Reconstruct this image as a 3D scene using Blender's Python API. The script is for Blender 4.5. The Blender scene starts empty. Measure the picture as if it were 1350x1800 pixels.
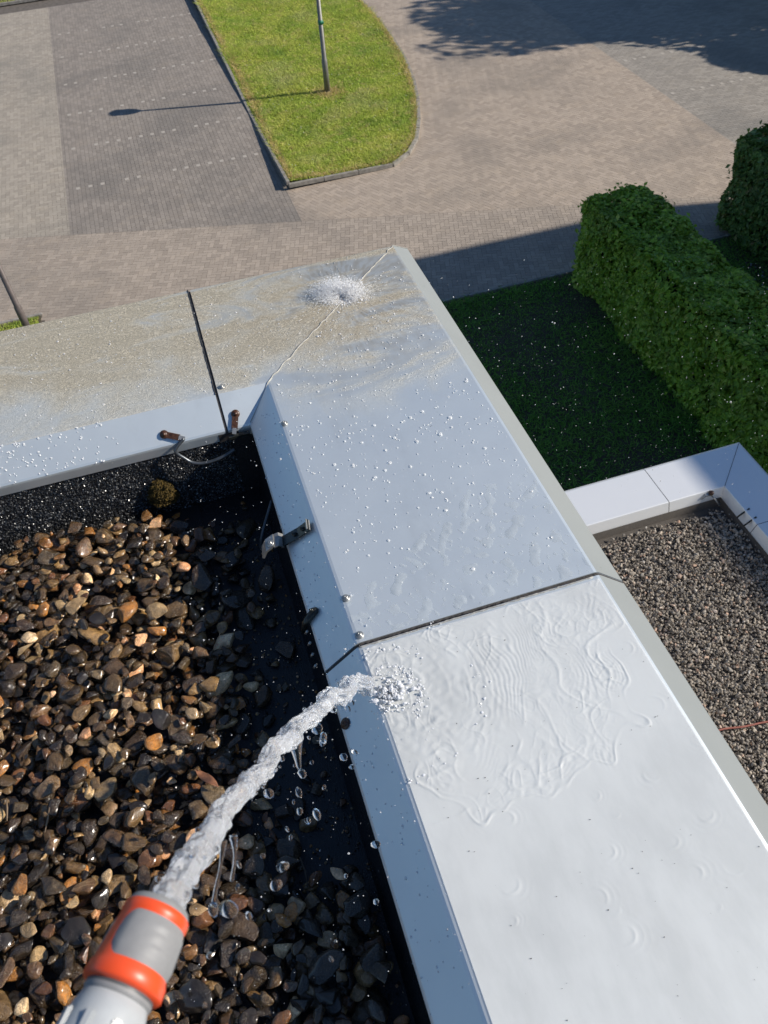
import bpy, bmesh, math, random
import numpy as np
from mathutils import Vector, Matrix

random.seed(7)
rng = np.random.default_rng(11)
S = bpy.context.scene
COL = S.collection

# ---------------------------------------------------------------- camera
CAMZ = 9.5                                   # camera above the paving; coping top is 1 m below it
F_PX = 1393.9
PITCH, ROLL, YAW = math.radians(48.6805), math.radians(-4.6885), math.radians(13.9921)
FWD = Vector((math.sin(YAW)*math.cos(PITCH), math.cos(YAW)*math.cos(PITCH), -math.sin(PITCH)))
_r = Vector((math.cos(YAW), -math.sin(YAW), 0)); _u = _r.cross(FWD)
RGT = math.cos(ROLL)*_r + math.sin(ROLL)*_u
UPV = -math.sin(ROLL)*_r + math.cos(ROLL)*_u
cd = bpy.data.cameras.new('camera'); cam = bpy.data.objects.new('camera', cd); COL.objects.link(cam)
cam.matrix_world = Matrix(((RGT.x, UPV.x, -FWD.x, 0), (RGT.y, UPV.y, -FWD.y, 0), (RGT.z, UPV.z, -FWD.z, CAMZ), (0, 0, 0, 1)))
cd.sensor_fit = 'VERTICAL'; cd.sensor_height = 24; cd.sensor_width = 18; cd.lens = 24*F_PX/1800
cd.clip_start = 0.02; cd.clip_end = 1000
cd.dof.use_dof = True; cd.dof.focus_distance = 1.45; cd.dof.aperture_fstop = 11
S.camera = cam

# ---------------------------------------------------------------- sky, sun, exposure
SUN_EL = math.radians(34.0)
SUN_H = Vector((0.971, -0.240, 0)).normalized()          # horizontal direction towards the sun
SUN = Vector((SUN_H.x*math.cos(SUN_EL), SUN_H.y*math.cos(SUN_EL), math.sin(SUN_EL)))
w = bpy.data.worlds.new('World'); S.world = w; w.use_nodes = True
nt = w.node_tree; sky = nt.nodes.new('ShaderNodeTexSky'); sky.sky_type = 'NISHITA'; sky.sun_disc = False
sky.sun_elevation = SUN_EL; sky.sun_rotation = math.atan2(SUN_H.x, SUN_H.y)
sky.air_density = 1.0; sky.dust_density = 0.15; sky.ozone_density = 5.5
nt.links.new(sky.outputs[0], nt.nodes['Background'].inputs[0]); nt.nodes['Background'].inputs[1].default_value = 0.08
sd = bpy.data.lights.new('sun', 'SUN'); sd.energy = 4.3; sd.angle = math.radians(0.53); sd.color = (1.0, 0.93, 0.83)
sun = bpy.data.objects.new('sun', sd); COL.objects.link(sun)
sun.rotation_euler = SUN.to_track_quat('Z', 'Y').to_euler(); sun.location = SUN*60
S.view_settings.view_transform = 'Standard'; S.view_settings.look = 'None'
S.view_settings.gamma = 1; S.view_settings.exposure = 0.35; S.view_settings.use_curve_mapping = False

# ---------------------------------------------------------------- helpers
def ray(x, y): return FWD*F_PX + RGT*(x-675) - UPV*(y-900)
def px(x, y, zr):
    """photo pixel -> point on the level plane zr metres relative to the camera"""
    v = ray(x, y); return v*(zr/v.z) + Vector((0, 0, CAMZ))
def pd(x, y, depth):
    """photo pixel -> point at a forward depth from the camera"""
    return ray(x, y)*(depth/F_PX) + Vector((0, 0, CAMZ))
def R(z): return CAMZ + z
def project(P):
    q = np.asarray(P, float) - np.array([0, 0, CAMZ])
    z = q@np.array(FWD); return 675+F_PX*(q@np.array(RGT))/z, 900-F_PX*(q@np.array(UPV))/z, z

def tag(o, label=None, cat=None, group=None, kind=None):
    if label: o['label'] = label
    if cat: o['category'] = cat
    if group: o['group'] = group
    if kind: o['kind'] = kind
    return o
def link(name, me, mat=None, parent=None, smooth=False):
    if mat is not None and not me.materials: me.materials.append(mat)
    if smooth: me.polygons.foreach_set('use_smooth', np.ones(len(me.polygons), bool))
    o = bpy.data.objects.new(name, me); COL.objects.link(o)
    if parent is not None: o.parent = parent; o.matrix_parent_inverse = parent.matrix_basis.inverted()
    return o
def empty(name, loc):
    o = bpy.data.objects.new(name, None); COL.objects.link(o); o.location = loc; o.empty_display_size = 0.05; return o
def np_me(name, V, F):
    V = np.asarray(V, np.float32).reshape(-1, 3); F = np.asarray(F, np.int32); k = F.shape[1]
    me = bpy.data.meshes.new(name); me.vertices.add(len(V)); me.vertices.foreach_set('co', V.ravel())
    me.loops.add(F.size); me.loops.foreach_set('vertex_index', F.ravel())
    me.polygons.add(len(F)); me.polygons.foreach_set('loop_start', np.arange(0, F.size, k, dtype=np.int32))
    me.polygons.foreach_set('use_smooth', np.zeros(len(F), bool)); me.update(calc_edges=True); return me
def py_me(name, V, F):
    me = bpy.data.meshes.new(name); me.from_pydata([tuple(v) for v in V], [], F); me.update(); return me
def bm_me(name, bm):
    me = bpy.data.meshes.new(name); bmesh.ops.recalc_face_normals(bm, faces=bm.faces); bm.to_mesh(me); bm.free(); return me
def box_bm(bm, lo, hi, bevel=0.0):
    lo = Vector(lo); hi = Vector(hi)
    r = bmesh.ops.create_cube(bm, size=1, matrix=Matrix.Translation((lo+hi)/2) @ Matrix.Diagonal((*(hi-lo), 1)))
    if bevel > 0:
        es = list({e for v in r['verts'] for e in v.link_edges})
        bmesh.ops.bevel(bm, geom=es, offset=bevel, segments=2, affect='EDGES')
def box(name, lo, hi, mat, parent=None, bevel=0.0):
    bm = bmesh.new(); box_bm(bm, lo, hi, bevel); return link(name, bm_me(name, bm), mat, parent)
def ico(sub):
    bm = bmesh.new(); bmesh.ops.create_icosphere(bm, subdivisions=sub, radius=1)
    V = np.array([v.co[:] for v in bm.verts]); F = np.array([[v.index for v in f.verts] for f in bm.faces]); bm.free(); return V, F
ICO1, ICO2, ICO3 = ico(1), ico(2), ico(3)
def frame_to(z):
    z = Vector(z).normalized(); a = Vector((0, 0, 1)) if abs(z.z) < .9 else Vector((1, 0, 0))
    x = a.cross(z).normalized(); return x, z.cross(x), z
def sweep(pts, rad, n=12, cap=True):
    pts = [Vector(p) for p in pts]; V = []; F = []; x = None
    for i, p in enumerate(pts):
        t = (pts[min(i+1, len(pts)-1)]-pts[max(i-1, 0)]).normalized()
        if x is None: x = frame_to(t)[0]
        x = (x - t*x.dot(t)).normalized(); y = t.cross(x); r = rad[i] if hasattr(rad, '__len__') else rad
        V += [p + (x*math.cos(a)+y*math.sin(a))*r for a in (2*math.pi*k/n for k in range(n))]
    for i in range(len(pts)-1):
        for k in range(n): F.append((i*n+k, i*n+(k+1) % n, (i+1)*n+(k+1) % n, (i+1)*n+k))
    if cap: F += [tuple(range(n-1, -1, -1)), tuple(range((len(pts)-1)*n, len(pts)*n))]
    return V, F
def tube(name, pts, rad, mat, parent=None, n=12):
    V, F = sweep(pts, rad, n); return link(name, py_me(name, V, F), mat, parent, smooth=True)
def lathe(profile, org, ax, n=40, a0=0.0, a1=2*math.pi, e1=None):
    ax = Vector(ax).normalized()
    e1 = frame_to(ax)[0] if e1 is None else (e1-ax*e1.dot(ax)).normalized()
    e2 = ax.cross(e1); full = abs(a1-a0) > 6.28; m = n if full else n+1; V = []; F = []
    for (s, r) in profile:
        for k in range(m):
            a = a0+(a1-a0)*k/n; V.append(Vector(org)+ax*s+(e1*math.cos(a)+e2*math.sin(a))*r)
    for i in range(len(profile)-1):
        for k in range(n): F.append((i*m+k, i*m+(k+1) % m, (i+1)*m+(k+1) % m, (i+1)*m+k))
    return V, F
class Noise:
    """smooth pseudo-noise from random plane waves; works on any dimension"""
    def __init__(s, dim, freq, n=14, seed=0):
        g = np.random.default_rng(seed); k = g.normal(size=(n, dim)); k /= np.linalg.norm(k, axis=1)[:, None]
        s.k = k*freq*g.uniform(.6, 1.4, n)[:, None]; s.p = g.uniform(0, 6.28, n); s.n = n
    def __call__(s, P): return np.sin(np.asarray(P)@s.k.T+s.p).sum(-1)/math.sqrt(s.n/2)/1.6
def scatter(base, pos, scale, rot=None):
    """many transformed copies of a small mesh in one array: pos (n,3), scale (n,3), rot (n,3,3)"""
    V, F = base; P = V[None]*scale[:, None, :]
    if rot is not None: P = np.einsum('nij,nkj->nki', rot, P)
    P = P+pos[:, None, :]; n = len(pos)
    return P.reshape(-1, 3), (F[None]+(np.arange(n)*len(V))[:, None, None]).reshape(-1, F.shape[1])
def rand_rot(n, g=rng):
    q = g.normal(size=(n, 4)); q /= np.linalg.norm(q, axis=1)[:, None]; a, b, c, d = q.T
    return np.stack([np.stack([1-2*(c*c+d*d), 2*(b*c-a*d), 2*(b*d+a*c)], -1), np.stack([2*(b*c+a*d), 1-2*(b*b+d*d), 2*(c*d-a*b)], -1), np.stack([2*(b*d-a*c), 2*(c*d+a*b), 1-2*(b*b+c*c)], -1)], 1)

# ---------------------------------------------------------------- materials
class G:
    def __init__(s, name, rough=.6, spec=.5, metal=0.0):
        s.m = bpy.data.materials.new(name); s.m.use_nodes = True; s.t = s.m.node_tree; s.b = s.t.nodes['Principled BSDF']
        s.b.inputs['Roughness'].default_value = rough; s.b.inputs['Specular IOR Level'].default_value = spec; s.b.inputs['Metallic'].default_value = metal
    def n(s, typ, **kw):
        x = s.t.nodes.new('ShaderNode'+typ)
        for k, v in kw.items(): setattr(x, k, v)
        return x
    def put(s, sock, v):
        if hasattr(v, 'node'): s.t.links.new(v, sock)
        elif isinstance(v, tuple) and len(v) == 3 and sock.type == 'RGBA': sock.default_value = (*v, 1)
        elif sock.type == 'RGBA' and not isinstance(v, tuple): sock.default_value = (v, v, v, 1)
        else: sock.default_value = v
    def pos(s): return s.n('NewGeometry').outputs['Position']
    def obj(s): return s.n('TexCoord').outputs['Object']
    def isl(s): return s.n('NewGeometry').outputs['Random Per Island']
    def orand(s): return s.n('ObjectInfo').outputs['Random']
    def noise(s, vec, scale, detail=4, rough=.55, dist=0):
        x = s.n('TexNoise'); s.put(x.inputs['Vector'], vec); x.inputs['Scale'].default_value = scale; x.inputs['Detail'].default_value = detail
        x.inputs['Roughness'].default_value = rough; x.inputs['Distortion'].default_value = dist; return x.outputs['Fac']
    def vor(s, vec, scale, feat='F1', out='Distance'):
        x = s.n('TexVoronoi', feature=feat); s.put(x.inputs['Vector'], vec); x.inputs['Scale'].default_value = scale; return x.outputs[out]
    def ramp(s, fac, stops, interp='LINEAR'):
        x = s.n('ValToRGB'); s.put(x.inputs[0], fac); e = x.color_ramp.elements; x.color_ramp.interpolation = interp
        while len(e) < len(stops): e.new(0.5)
        for el, (p, c) in zip(e, stops): el.position = p; el.color = (*c, 1) if isinstance(c, tuple) else (c, c, c, 1)
        return x.outputs[0]
    def mix(s, fac, a, b, mode='MIX'):
        x = s.n('Mix', data_type='RGBA', blend_type=mode); s.put(x.inputs[0], fac); s.put(x.inputs[6], a); s.put(x.inputs[7], b); return x.outputs[2]
    def math(s, op, a, b=0.0, clamp=False):
        x = s.n('Math', operation=op, use_clamp=clamp); s.put(x.inputs[0], a); s.put(x.inputs[1], b); return x.outputs[0]
    def lin(s, v, a, b):
        x = s.n('MapRange'); s.put(x.inputs[0], v); x.inputs[1].default_value = a; x.inputs[2].default_value = b; x.interpolation_type = 'SMOOTHSTEP'; return x.outputs[0]
    def sep(s, v):
        x = s.n('SeparateXYZ'); s.put(x.inputs[0], v); return x.outputs
    def scale(s, vec, k, rot=(0, 0, 0)):
        x = s.n('Mapping'); s.put(x.inputs[0], vec); x.inputs['Scale'].default_value = k; x.inputs['Rotation'].default_value = rot; return x.outputs[0]
    def bump(s, h, dist, strength=1.0, prev=None):
        x = s.n('Bump'); s.put(x.inputs['Height'], h); x.inputs['Distance'].default_value = dist; x.inputs['Strength'].default_value = strength
        if prev is not None: s.put(x.inputs['Normal'], prev)
        s.put(s.b.inputs['Normal'], x.outputs[0]); return x.outputs[0]
    def thin(s, c, f):
        tr = s.n('BsdfTranslucent'); s.put(tr.inputs[0], c); mx = s.n('MixShader'); mx.inputs[0].default_value = f
        s.t.links.new(s.b.outputs[0], mx.inputs[1]); s.t.links.new(tr.outputs[0], mx.inputs[2]); s.t.links.new(mx.outputs[0], s.t.nodes['Material Output'].inputs[0])
    def col(s, c): s.put(s.b.inputs['Base Color'], c); return s
    def rough(s, c): s.put(s.b.inputs['Roughness'], c); return s
def hsv_var(g, col, rnd, lo=.75, hi=1.25):
    return g.mix(1.0, col, g.ramp(rnd, [(0, lo), (1, hi)]), 'MULTIPLY')
def simple(name, c, rough=.6, metal=0.0, var=.18, scale=60, bump=0.0, spec=.5):
    g = G(name, rough, spec, metal); n = g.noise(g.pos(), scale, 5)
    g.col(g.mix(1, c, g.ramp(n, [(.3, 1-var), (.7, 1+var)]), 'MULTIPLY'))
    if bump: g.bump(n, bump)
    return g.m

def paving_mat(name, c, src='isl', var=.13):
    g = G(name, .82, .35); p = g.pos()
    big = g.noise(p, .32, 4, .55, .4); mid = g.noise(g.scale(p, (1.0, 1.6, 1)), 1.4, 4)
    r = g.isl() if src == 'isl' else g.orand()
    k = hsv_var(g, c, r, 1-var, 1+var)
    k = g.mix(g.math('MULTIPLY', g.lin(big, .46, .68), .55), k, (c[0]*.62, c[1]*.65, c[2]*.68))
    k = g.mix(g.math('MULTIPLY', g.lin(mid, .5, .8), .35), k, (c[0]*1.25, c[1]*1.2, c[2]*1.1))
    k = g.mix(1, k, g.ramp(g.noise(p, 90, 3), [(.25, .82), (.75, 1.15)]), 'MULTIPLY')
    g.col(k); g.bump(g.noise(p, 140, 3), .002); return g.m
C_A, C_B, C_C, C_D, C_E = (.365, .32, .262), (.275, .24, .205), (.36, .302, .246), (.378, .312, .25), (.30, .27, .232)
M_pav = {k: paving_mat('paving_brick_'+k, c) for k, c in zip('lane bays road yard stalls'.split(), (C_A, C_B, C_C, C_D, C_E))}
M_brick_one = paving_mat('paving_brick_single', C_C, 'obj')
M_marker = simple('marker_stone', (.395, .355, .305), .8, var=.2)
M_joint = simple('joint_sand', (.125, .107, .09), .95, var=.3, scale=8)
M_kerb = simple('kerb_concrete', (.27, .25, .22), .9, var=.3, scale=9, bump=.004)
M_soil = simple('soil', (.06, .05, .03), .95, var=.3, scale=5)

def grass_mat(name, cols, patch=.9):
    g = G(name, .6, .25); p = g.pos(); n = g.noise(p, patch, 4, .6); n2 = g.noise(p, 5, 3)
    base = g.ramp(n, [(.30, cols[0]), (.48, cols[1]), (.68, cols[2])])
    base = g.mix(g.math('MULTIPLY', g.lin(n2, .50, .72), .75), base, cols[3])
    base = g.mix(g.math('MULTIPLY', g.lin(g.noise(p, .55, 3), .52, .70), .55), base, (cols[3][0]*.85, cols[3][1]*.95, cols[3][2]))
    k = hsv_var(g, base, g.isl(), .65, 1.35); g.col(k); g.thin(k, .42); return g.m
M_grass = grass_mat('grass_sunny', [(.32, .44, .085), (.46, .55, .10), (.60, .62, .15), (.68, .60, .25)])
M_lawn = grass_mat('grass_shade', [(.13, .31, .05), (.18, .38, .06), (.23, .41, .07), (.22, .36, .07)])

def coping_mat():
    g = G('coping_aluminium', .36, .5, .62); p = g.pos(); xyz = g.sep(p)
    clean = g.mix(g.noise(p, 2.2, 3), (.665, .725, .745), (.73, .775, .785))
    clean = g.mix(g.math('MULTIPLY', g.lin(g.noise(g.scale(p, (1, .35, 1)), 9, 5, .65), .52, .75), .35), clean, (.46, .49, .50))
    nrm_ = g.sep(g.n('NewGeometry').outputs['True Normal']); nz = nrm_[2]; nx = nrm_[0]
    top = g.lin(nz, .94, .99)
    wav = g.math('MULTIPLY', g.math('SUBTRACT', g.noise(p, 5.5, 5, .62, .6), .5), .55)
    far = g.lin(g.math('ADD', xyz[1], wav), 1.08, 1.48)
    # beige grime on the back run, washed off in patches, finest as worm-like specks
    patch = g.noise(g.scale(p, (.8, 2.4, 1), (0, 0, .12)), 4.2, 6, .62, .9)
    speck = g.noise(g.scale(p, (1, 1.5, 1), (0, 0, .5)), 95, 6, .72, 2.2)
    left = g.lin(xyz[0], .42, -.05)
    amount = g.math('MULTIPLY', g.math('MULTIPLY', far, top), g.lin(g.math('ADD', patch, g.math('MULTIPLY', left, .16)), .43, .62))
    sp = g.lin(speck, .36, .66)
    grime = g.mix(sp, (.35, .305, .22), (.60, .535, .405))
    thin = g.math('MULTIPLY', g.math('MULTIPLY', far, top), .5)
    k = g.mix(thin, clean, (.50, .455, .355))
    k = g.mix(g.math('MULTIPLY', amount, .92), k, grime)
    # brown dirt being rinsed out in streaks near the splash at the far corner
    dx = g.math('SUBTRACT', xyz[0], .314); dy = g.math('SUBTRACT', xyz[1], 1.489)
    ang = g.math('ARCTAN2', dy, dx); rad = g.math('SQRT', g.math('ADD', g.math('MULTIPLY', dx, dx), g.math('MULTIPLY', dy, dy)))
    cv = g.n('CombineXYZ'); g.put(cv.inputs[0], g.math('MULTIPLY', ang, 5.0)); g.put(cv.inputs[1], g.math('MULTIPLY', rad, 14.0))
    st = g.noise(cv.outputs[0], 2.2, 4, .6)
    fall = g.math('MULTIPLY', g.lin(rad, .36, .02), top)
    k = g.mix(g.math('MULTIPLY', g.math('MULTIPLY', g.lin(st, .36, .66), fall), .72), k, (.40, .335, .235))
    k = g.mix(g.lin(nx, .3, .45), k, g.mix(g.noise(p, 3, 4), (.255, .275, .272), (.305, .325, .32)))   # outer flange of the right run toned down to a darker matt grey
    # fine black grit and faint spots everywhere
    grit = g.lin(g.vor(p, 46), .055, .03)
    gm = g.math('MULTIPLY', grit, g.lin(g.noise(p, 6.5, 2), .54, .60))
    k = g.mix(g.math('MULTIPLY', gm, .75), k, (.09, .085, .08))
    g.col(k)
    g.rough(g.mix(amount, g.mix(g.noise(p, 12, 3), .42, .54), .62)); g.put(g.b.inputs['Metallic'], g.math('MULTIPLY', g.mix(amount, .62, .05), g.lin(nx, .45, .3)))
    b = g.bump(g.noise(p, 1.7, 2), .010, .5); g.bump(g.math('MULTIPLY', sp, amount), .0012, 1.0, b)
    return g.m
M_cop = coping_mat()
g = G('coping_far', .38, .5, .35); p = g.pos(); g.col(g.mix(g.noise(p, 2, 4), (.80, .81, .81), (.87, .875, .87))); M_cop2 = g.m
M_weld = simple('weld_bead', (.38, .37, .34), .6, .3, .3, 120, .001)
M_rubber = simple('joint_rubber', (.045, .04, .038), .55, 0, .5, 150, .001)
M_steel = simple('galvanised_steel', (.42, .41, .38), .38, .8, .2, 90)
M_dark = simple('dark_wet_steel', (.028, .03, .026), .25, .3, .4, 120)
M_rust = simple('rust', (.065, .028, .014), .35, .1, .5, 260, .001)
M_wall = simple('render_wall', (.52, .50, .46), .9, 0, .08, 3)
g = G('bitumen', .3, .5); p = g.pos(); g.col(g.mix(g.noise(p, 20, 5), (.006, .007, .009), (.018, .018, .02)))
g.rough(g.mix(g.noise(p, 9, 3), .16, .42)); g.bump(g.noise(p, 420, 3), .0015); M_bit = g.m
g = G('bitumen_dry', .85, .3); p = g.pos(); g.col(g.mix(g.noise(p, 30, 5), (.07, .063, .055), (.12, .105, .09))); g.bump(g.noise(p, 300, 3), .002); M_bit2 = g.m
g = G('granules', .22, .6); g.col(g.ramp(g.isl(), [(0, (.008, .009, .011)), (.72, (.03, .031, .033)), (.93, (.10, .10, .10)), (1, (.30, .30, .29))])); M_gran = g.m

def pebble_mat(name, src):
    g = G(name, .2, .5); r = g.isl() if src == 'isl' else g.orand(); p = g.pos()
    base = g.ramp(r, [(0, (.009, .008, .008)), (.12, (.022, .018, .014)), (.22, (.055, .038, .022)), (.31, (.014, .013, .013)), (.40, (.085, .060, .030)), (.48, (.025, .021, .017)),
                      (.56, (.060, .050, .033)), (.62, (.105, .052, .026)), (.68, (.020, .019, .018)), (.74, (.20, .145, .075)), (.79, (.035, .028, .02)), (.835, (.30, .15, .04)), (.87, (.045, .04, .034)), (.905, (.36, .30, .20)), (.935, (.06, .035, .026)), (.965, (.58, .51, .39)), (.982, (.46, .26, .17)), (1, (.66, .60, .50))])
    n1 = g.noise(p, 70, 6, .65, .3); n2 = g.noise(p, 420, 4, .7)
    k = g.mix(1, base, g.ramp(n1, [(.28, .38), (.5, 1.0), (.75, 1.9)]), 'MULTIPLY')
    k = g.mix(1, k, g.ramp(n2, [(.3, .7), (.7, 1.3)]), 'MULTIPLY')
    vein = g.lin(g.math('ABSOLUTE', g.math('SUBTRACT', g.noise(p, 28, 4, .6, 1.2), .5)), .03, .0)
    k = g.mix(g.math('MULTIPLY', vein, g.math('MULTIPLY', g.lin(r, .70, .80), .5)), k, (.22, .19, .14))
    k = g.mix(1, k, (1.7, 1.34, .92), 'MULTIPLY')
    g.col(k); g.rough(g.ramp(g.noise(p, 45, 4), [(.35, .08), (.55, .18), (.78, .40)]))
    g.put(g.b.inputs['Coat Weight'], .75); g.put(g.b.inputs['Coat Roughness'], .15)
    b = g.bump(n1, .006, .8); g.bump(n2, .0024, .9, b); return g.m
M_peb_i, M_peb_o = pebble_mat('wet_pebble', 'isl'), pebble_mat('wet_pebble_single', 'obj')
g = G('dry_gravel', .85, .3); r = g.isl(); p = g.pos()
k = g.ramp(r, [(0, (.12, .105, .092)), (.3, (.29, .25, .20)), (.55, (.42, .365, .295)), (.75, (.24, .22, .195)), (.9, (.52, .46, .38)), (.97, (.48, .31, .22)), (1, (.66, .62, .55))])
g.col(g.mix(1, k, g.ramp(g.noise(p, 90, 3), [(.3, .75), (.7, 1.2)]), 'MULTIPLY')); M_gravel = g.m

def leaf_mat(name, stops, rough=.42):
    g = G(name, rough, .4); p = g.pos(); k = g.ramp(g.isl(), stops)
    k = g.mix(g.math('MULTIPLY', g.lin(g.noise(p, 1.6, 3), .45, .65), .4), k, tuple(.55*a+.45*b for a, b in zip(stops[0][1], (.16, .13, .06))))
    g.col(k); g.thin(k, .3); return g.m
M_hedge = leaf_mat('hedge_leaf', [(0, (.16, .29, .03)), (.5, (.29, .48, .045)), (.85, (.40, .58, .06)), (1, (.55, .60, .13))])
M_hedge2 = leaf_mat('shrub_leaf', [(0, (.08, .17, .035)), (.6, (.15, .28, .055)), (.9, (.22, .36, .08)), (1, (.38, .30, .12))])
M_bark = simple('bark', (.055, .042, .03), .9, 0, .4, 20, .01)
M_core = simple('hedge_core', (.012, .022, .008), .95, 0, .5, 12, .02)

def water_mat(name, trans, base=(.93, .95, .97), rough=.06):
    g = G(name, rough, .5); g.col(base); g.b.inputs['IOR'].default_value = 1.33; g.b.inputs['Transmission Weight'].default_value = trans; return g.m
M_jet = water_mat('jet_water', .76, (.97, .98, 1), rough=.0)
M_drop = water_mat('drop_water', 1.0, (1, 1, 1), rough=.0)
M_spray = water_mat('spray_water', .5, (1, 1, 1), .12)
M_curl = water_mat('curl_water', .35, (.97, .98, 1), .05)
M_foam = water_mat('foam_water', .0, (.95, .95, .95), .5)
def film_mat(name, c, alpha, rough):
    g = G(name, rough, .5); p = g.pos(); sm = g.math('ADD', g.math('MULTIPLY', g.noise(p, 3.5, 4), .6), g.math('MULTIPLY', g.noise(g.scale(p, (1, .4, 1), (0, 0, .3)), 22, 5, .65), .4))
    g.col(g.mix(g.lin(sm, .38, .62), tuple(.87*v for v in c), tuple(1.03*v for v in c))); g.b.inputs['IOR'].default_value = 1.33; g.b.inputs['Alpha'].default_value = alpha
    g.put(g.b.inputs['Coat Weight'], .6); g.put(g.b.inputs['Coat Roughness'], .04); return g.m
M_film = film_mat('film_water', (.83, .835, .81), .6, .5); M_film2 = film_mat('film_water_thin', (.62, .67, .71), .38, .15)

# ================================================================ GROUND, PAVING
box('ground', (-300, -200, -.5), (300, 500, -.08), M_soil)
tag(bpy.data.objects['ground'], 'dark bare earth beneath the paving and lawns', kind='structure')
paving = box('paving', (-14, 13.22, -.07), (34, 38.5, -.0046), M_joint)
tag(paving, 'grey brown brick paving of the yard and parking bays', kind='structure')
SL, IC = -.2955, 18.42                                   # edge line of the oblique road strip: y = IC + SL x
road_n = Vector((-SL, 1)).normalized(); RA = math.atan(SL)
def half(nx, ny, c): return (nx, ny, c)                  # keep nx*x+ny*y >= c
up_line, dn_line = half(-SL, 1, IC), half(SL, -1, -IC)
ZONES = {
 'lane':   ([half(-1, 0, 2.40), up_line, half(0, -1, -37.4)], 'herring', 0.0, (-9, 16, -2.2, 37.6)),
 'bays':   ([half(1, 0, -2.40), half(-1, 0, -2.95), up_line, half(0, -1, -37.4)], 'stretch_y', 0.0, (-2.5, 17, 3.1, 37.6)),
 'yard':   ([half(1, 0, 2.95), half(-1, 0, -14.2), up_line, half(0, -1, -34)], 'herring', RA+math.radians(45), (2.8, 13.5, 14.4, 34.2)),
 'stalls': ([half(1, 0, 14.2), up_line, half(0, -1, -32), half(-1, 0, -24)], 'stretch_x', 0.0, (14, 13.3, 24.2, 32.2)),
 'road':   ([dn_line, half(0, 1, 13.25)], 'herring', RA, (-7.5, 13.2, 17, 20.8)),
}
BW, BL, GAP = .105, .21, .0055
def brick_quads(kind, ang, bb):
    x0, y0, x1, y1 = bb; c = np.array([(x0+x1)/2, (y0+y1)/2]); rad = math.hypot(x1-x0, y1-y0)/2+.4
    n = int(rad/BW)+2; out = []
    if kind == 'herring':
        i, j = np.meshgrid(np.arange(-n, n), np.arange(-n, n)); m = (i-j) % 4
        h = m == 0; v = m == 3
        o1 = np.stack([i[h], j[h], i[h]+2, j[h]+1], -1); o2 = np.stack([i[v], j[v], i[v]+1, j[v]+2], -1)
        o = np.concatenate([o1, o2]).astype(float)*BW
    else:
        i, j = np.meshgrid(np.arange(-n//2-1, n//2+2), np.arange(-n, n)); off = (j % 2)*.5
        o = np.stack([(i+off)*2, j, (i+off+1)*2, j+1], -1).reshape(-1, 4)*BW
        if kind == 'stretch_y': o = o[:, [1, 0, 3, 2]]
    o[:, :2] += GAP/2; o[:, 2:] -= GAP/2
    q = np.stack([o[:, [0, 1]], o[:, [2, 1]], o[:, [2, 3]], o[:, [0, 3]]], 1)
    ca, sa = math.cos(ang), math.sin(ang); q = q@np.array([[ca, sa], [-sa, ca]])+c
    return q
def clip_poly(poly, halves):
    for nx, ny, c in halves:
        out = []
        for a, b in zip(poly, poly[1:]+poly[:1]):
            da, db = nx*a[0]+ny*a[1]-c, nx*b[0]+ny*b[1]-c
            if da >= 0: out.append(a)
            if (da >= 0) != (db >= 0): t = da/(da-db); out.append((a[0]+(b[0]-a[0])*t, a[1]+(b[1]-a[1])*t))
        poly = out
        if len(poly) < 3: return []
    return poly
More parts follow.
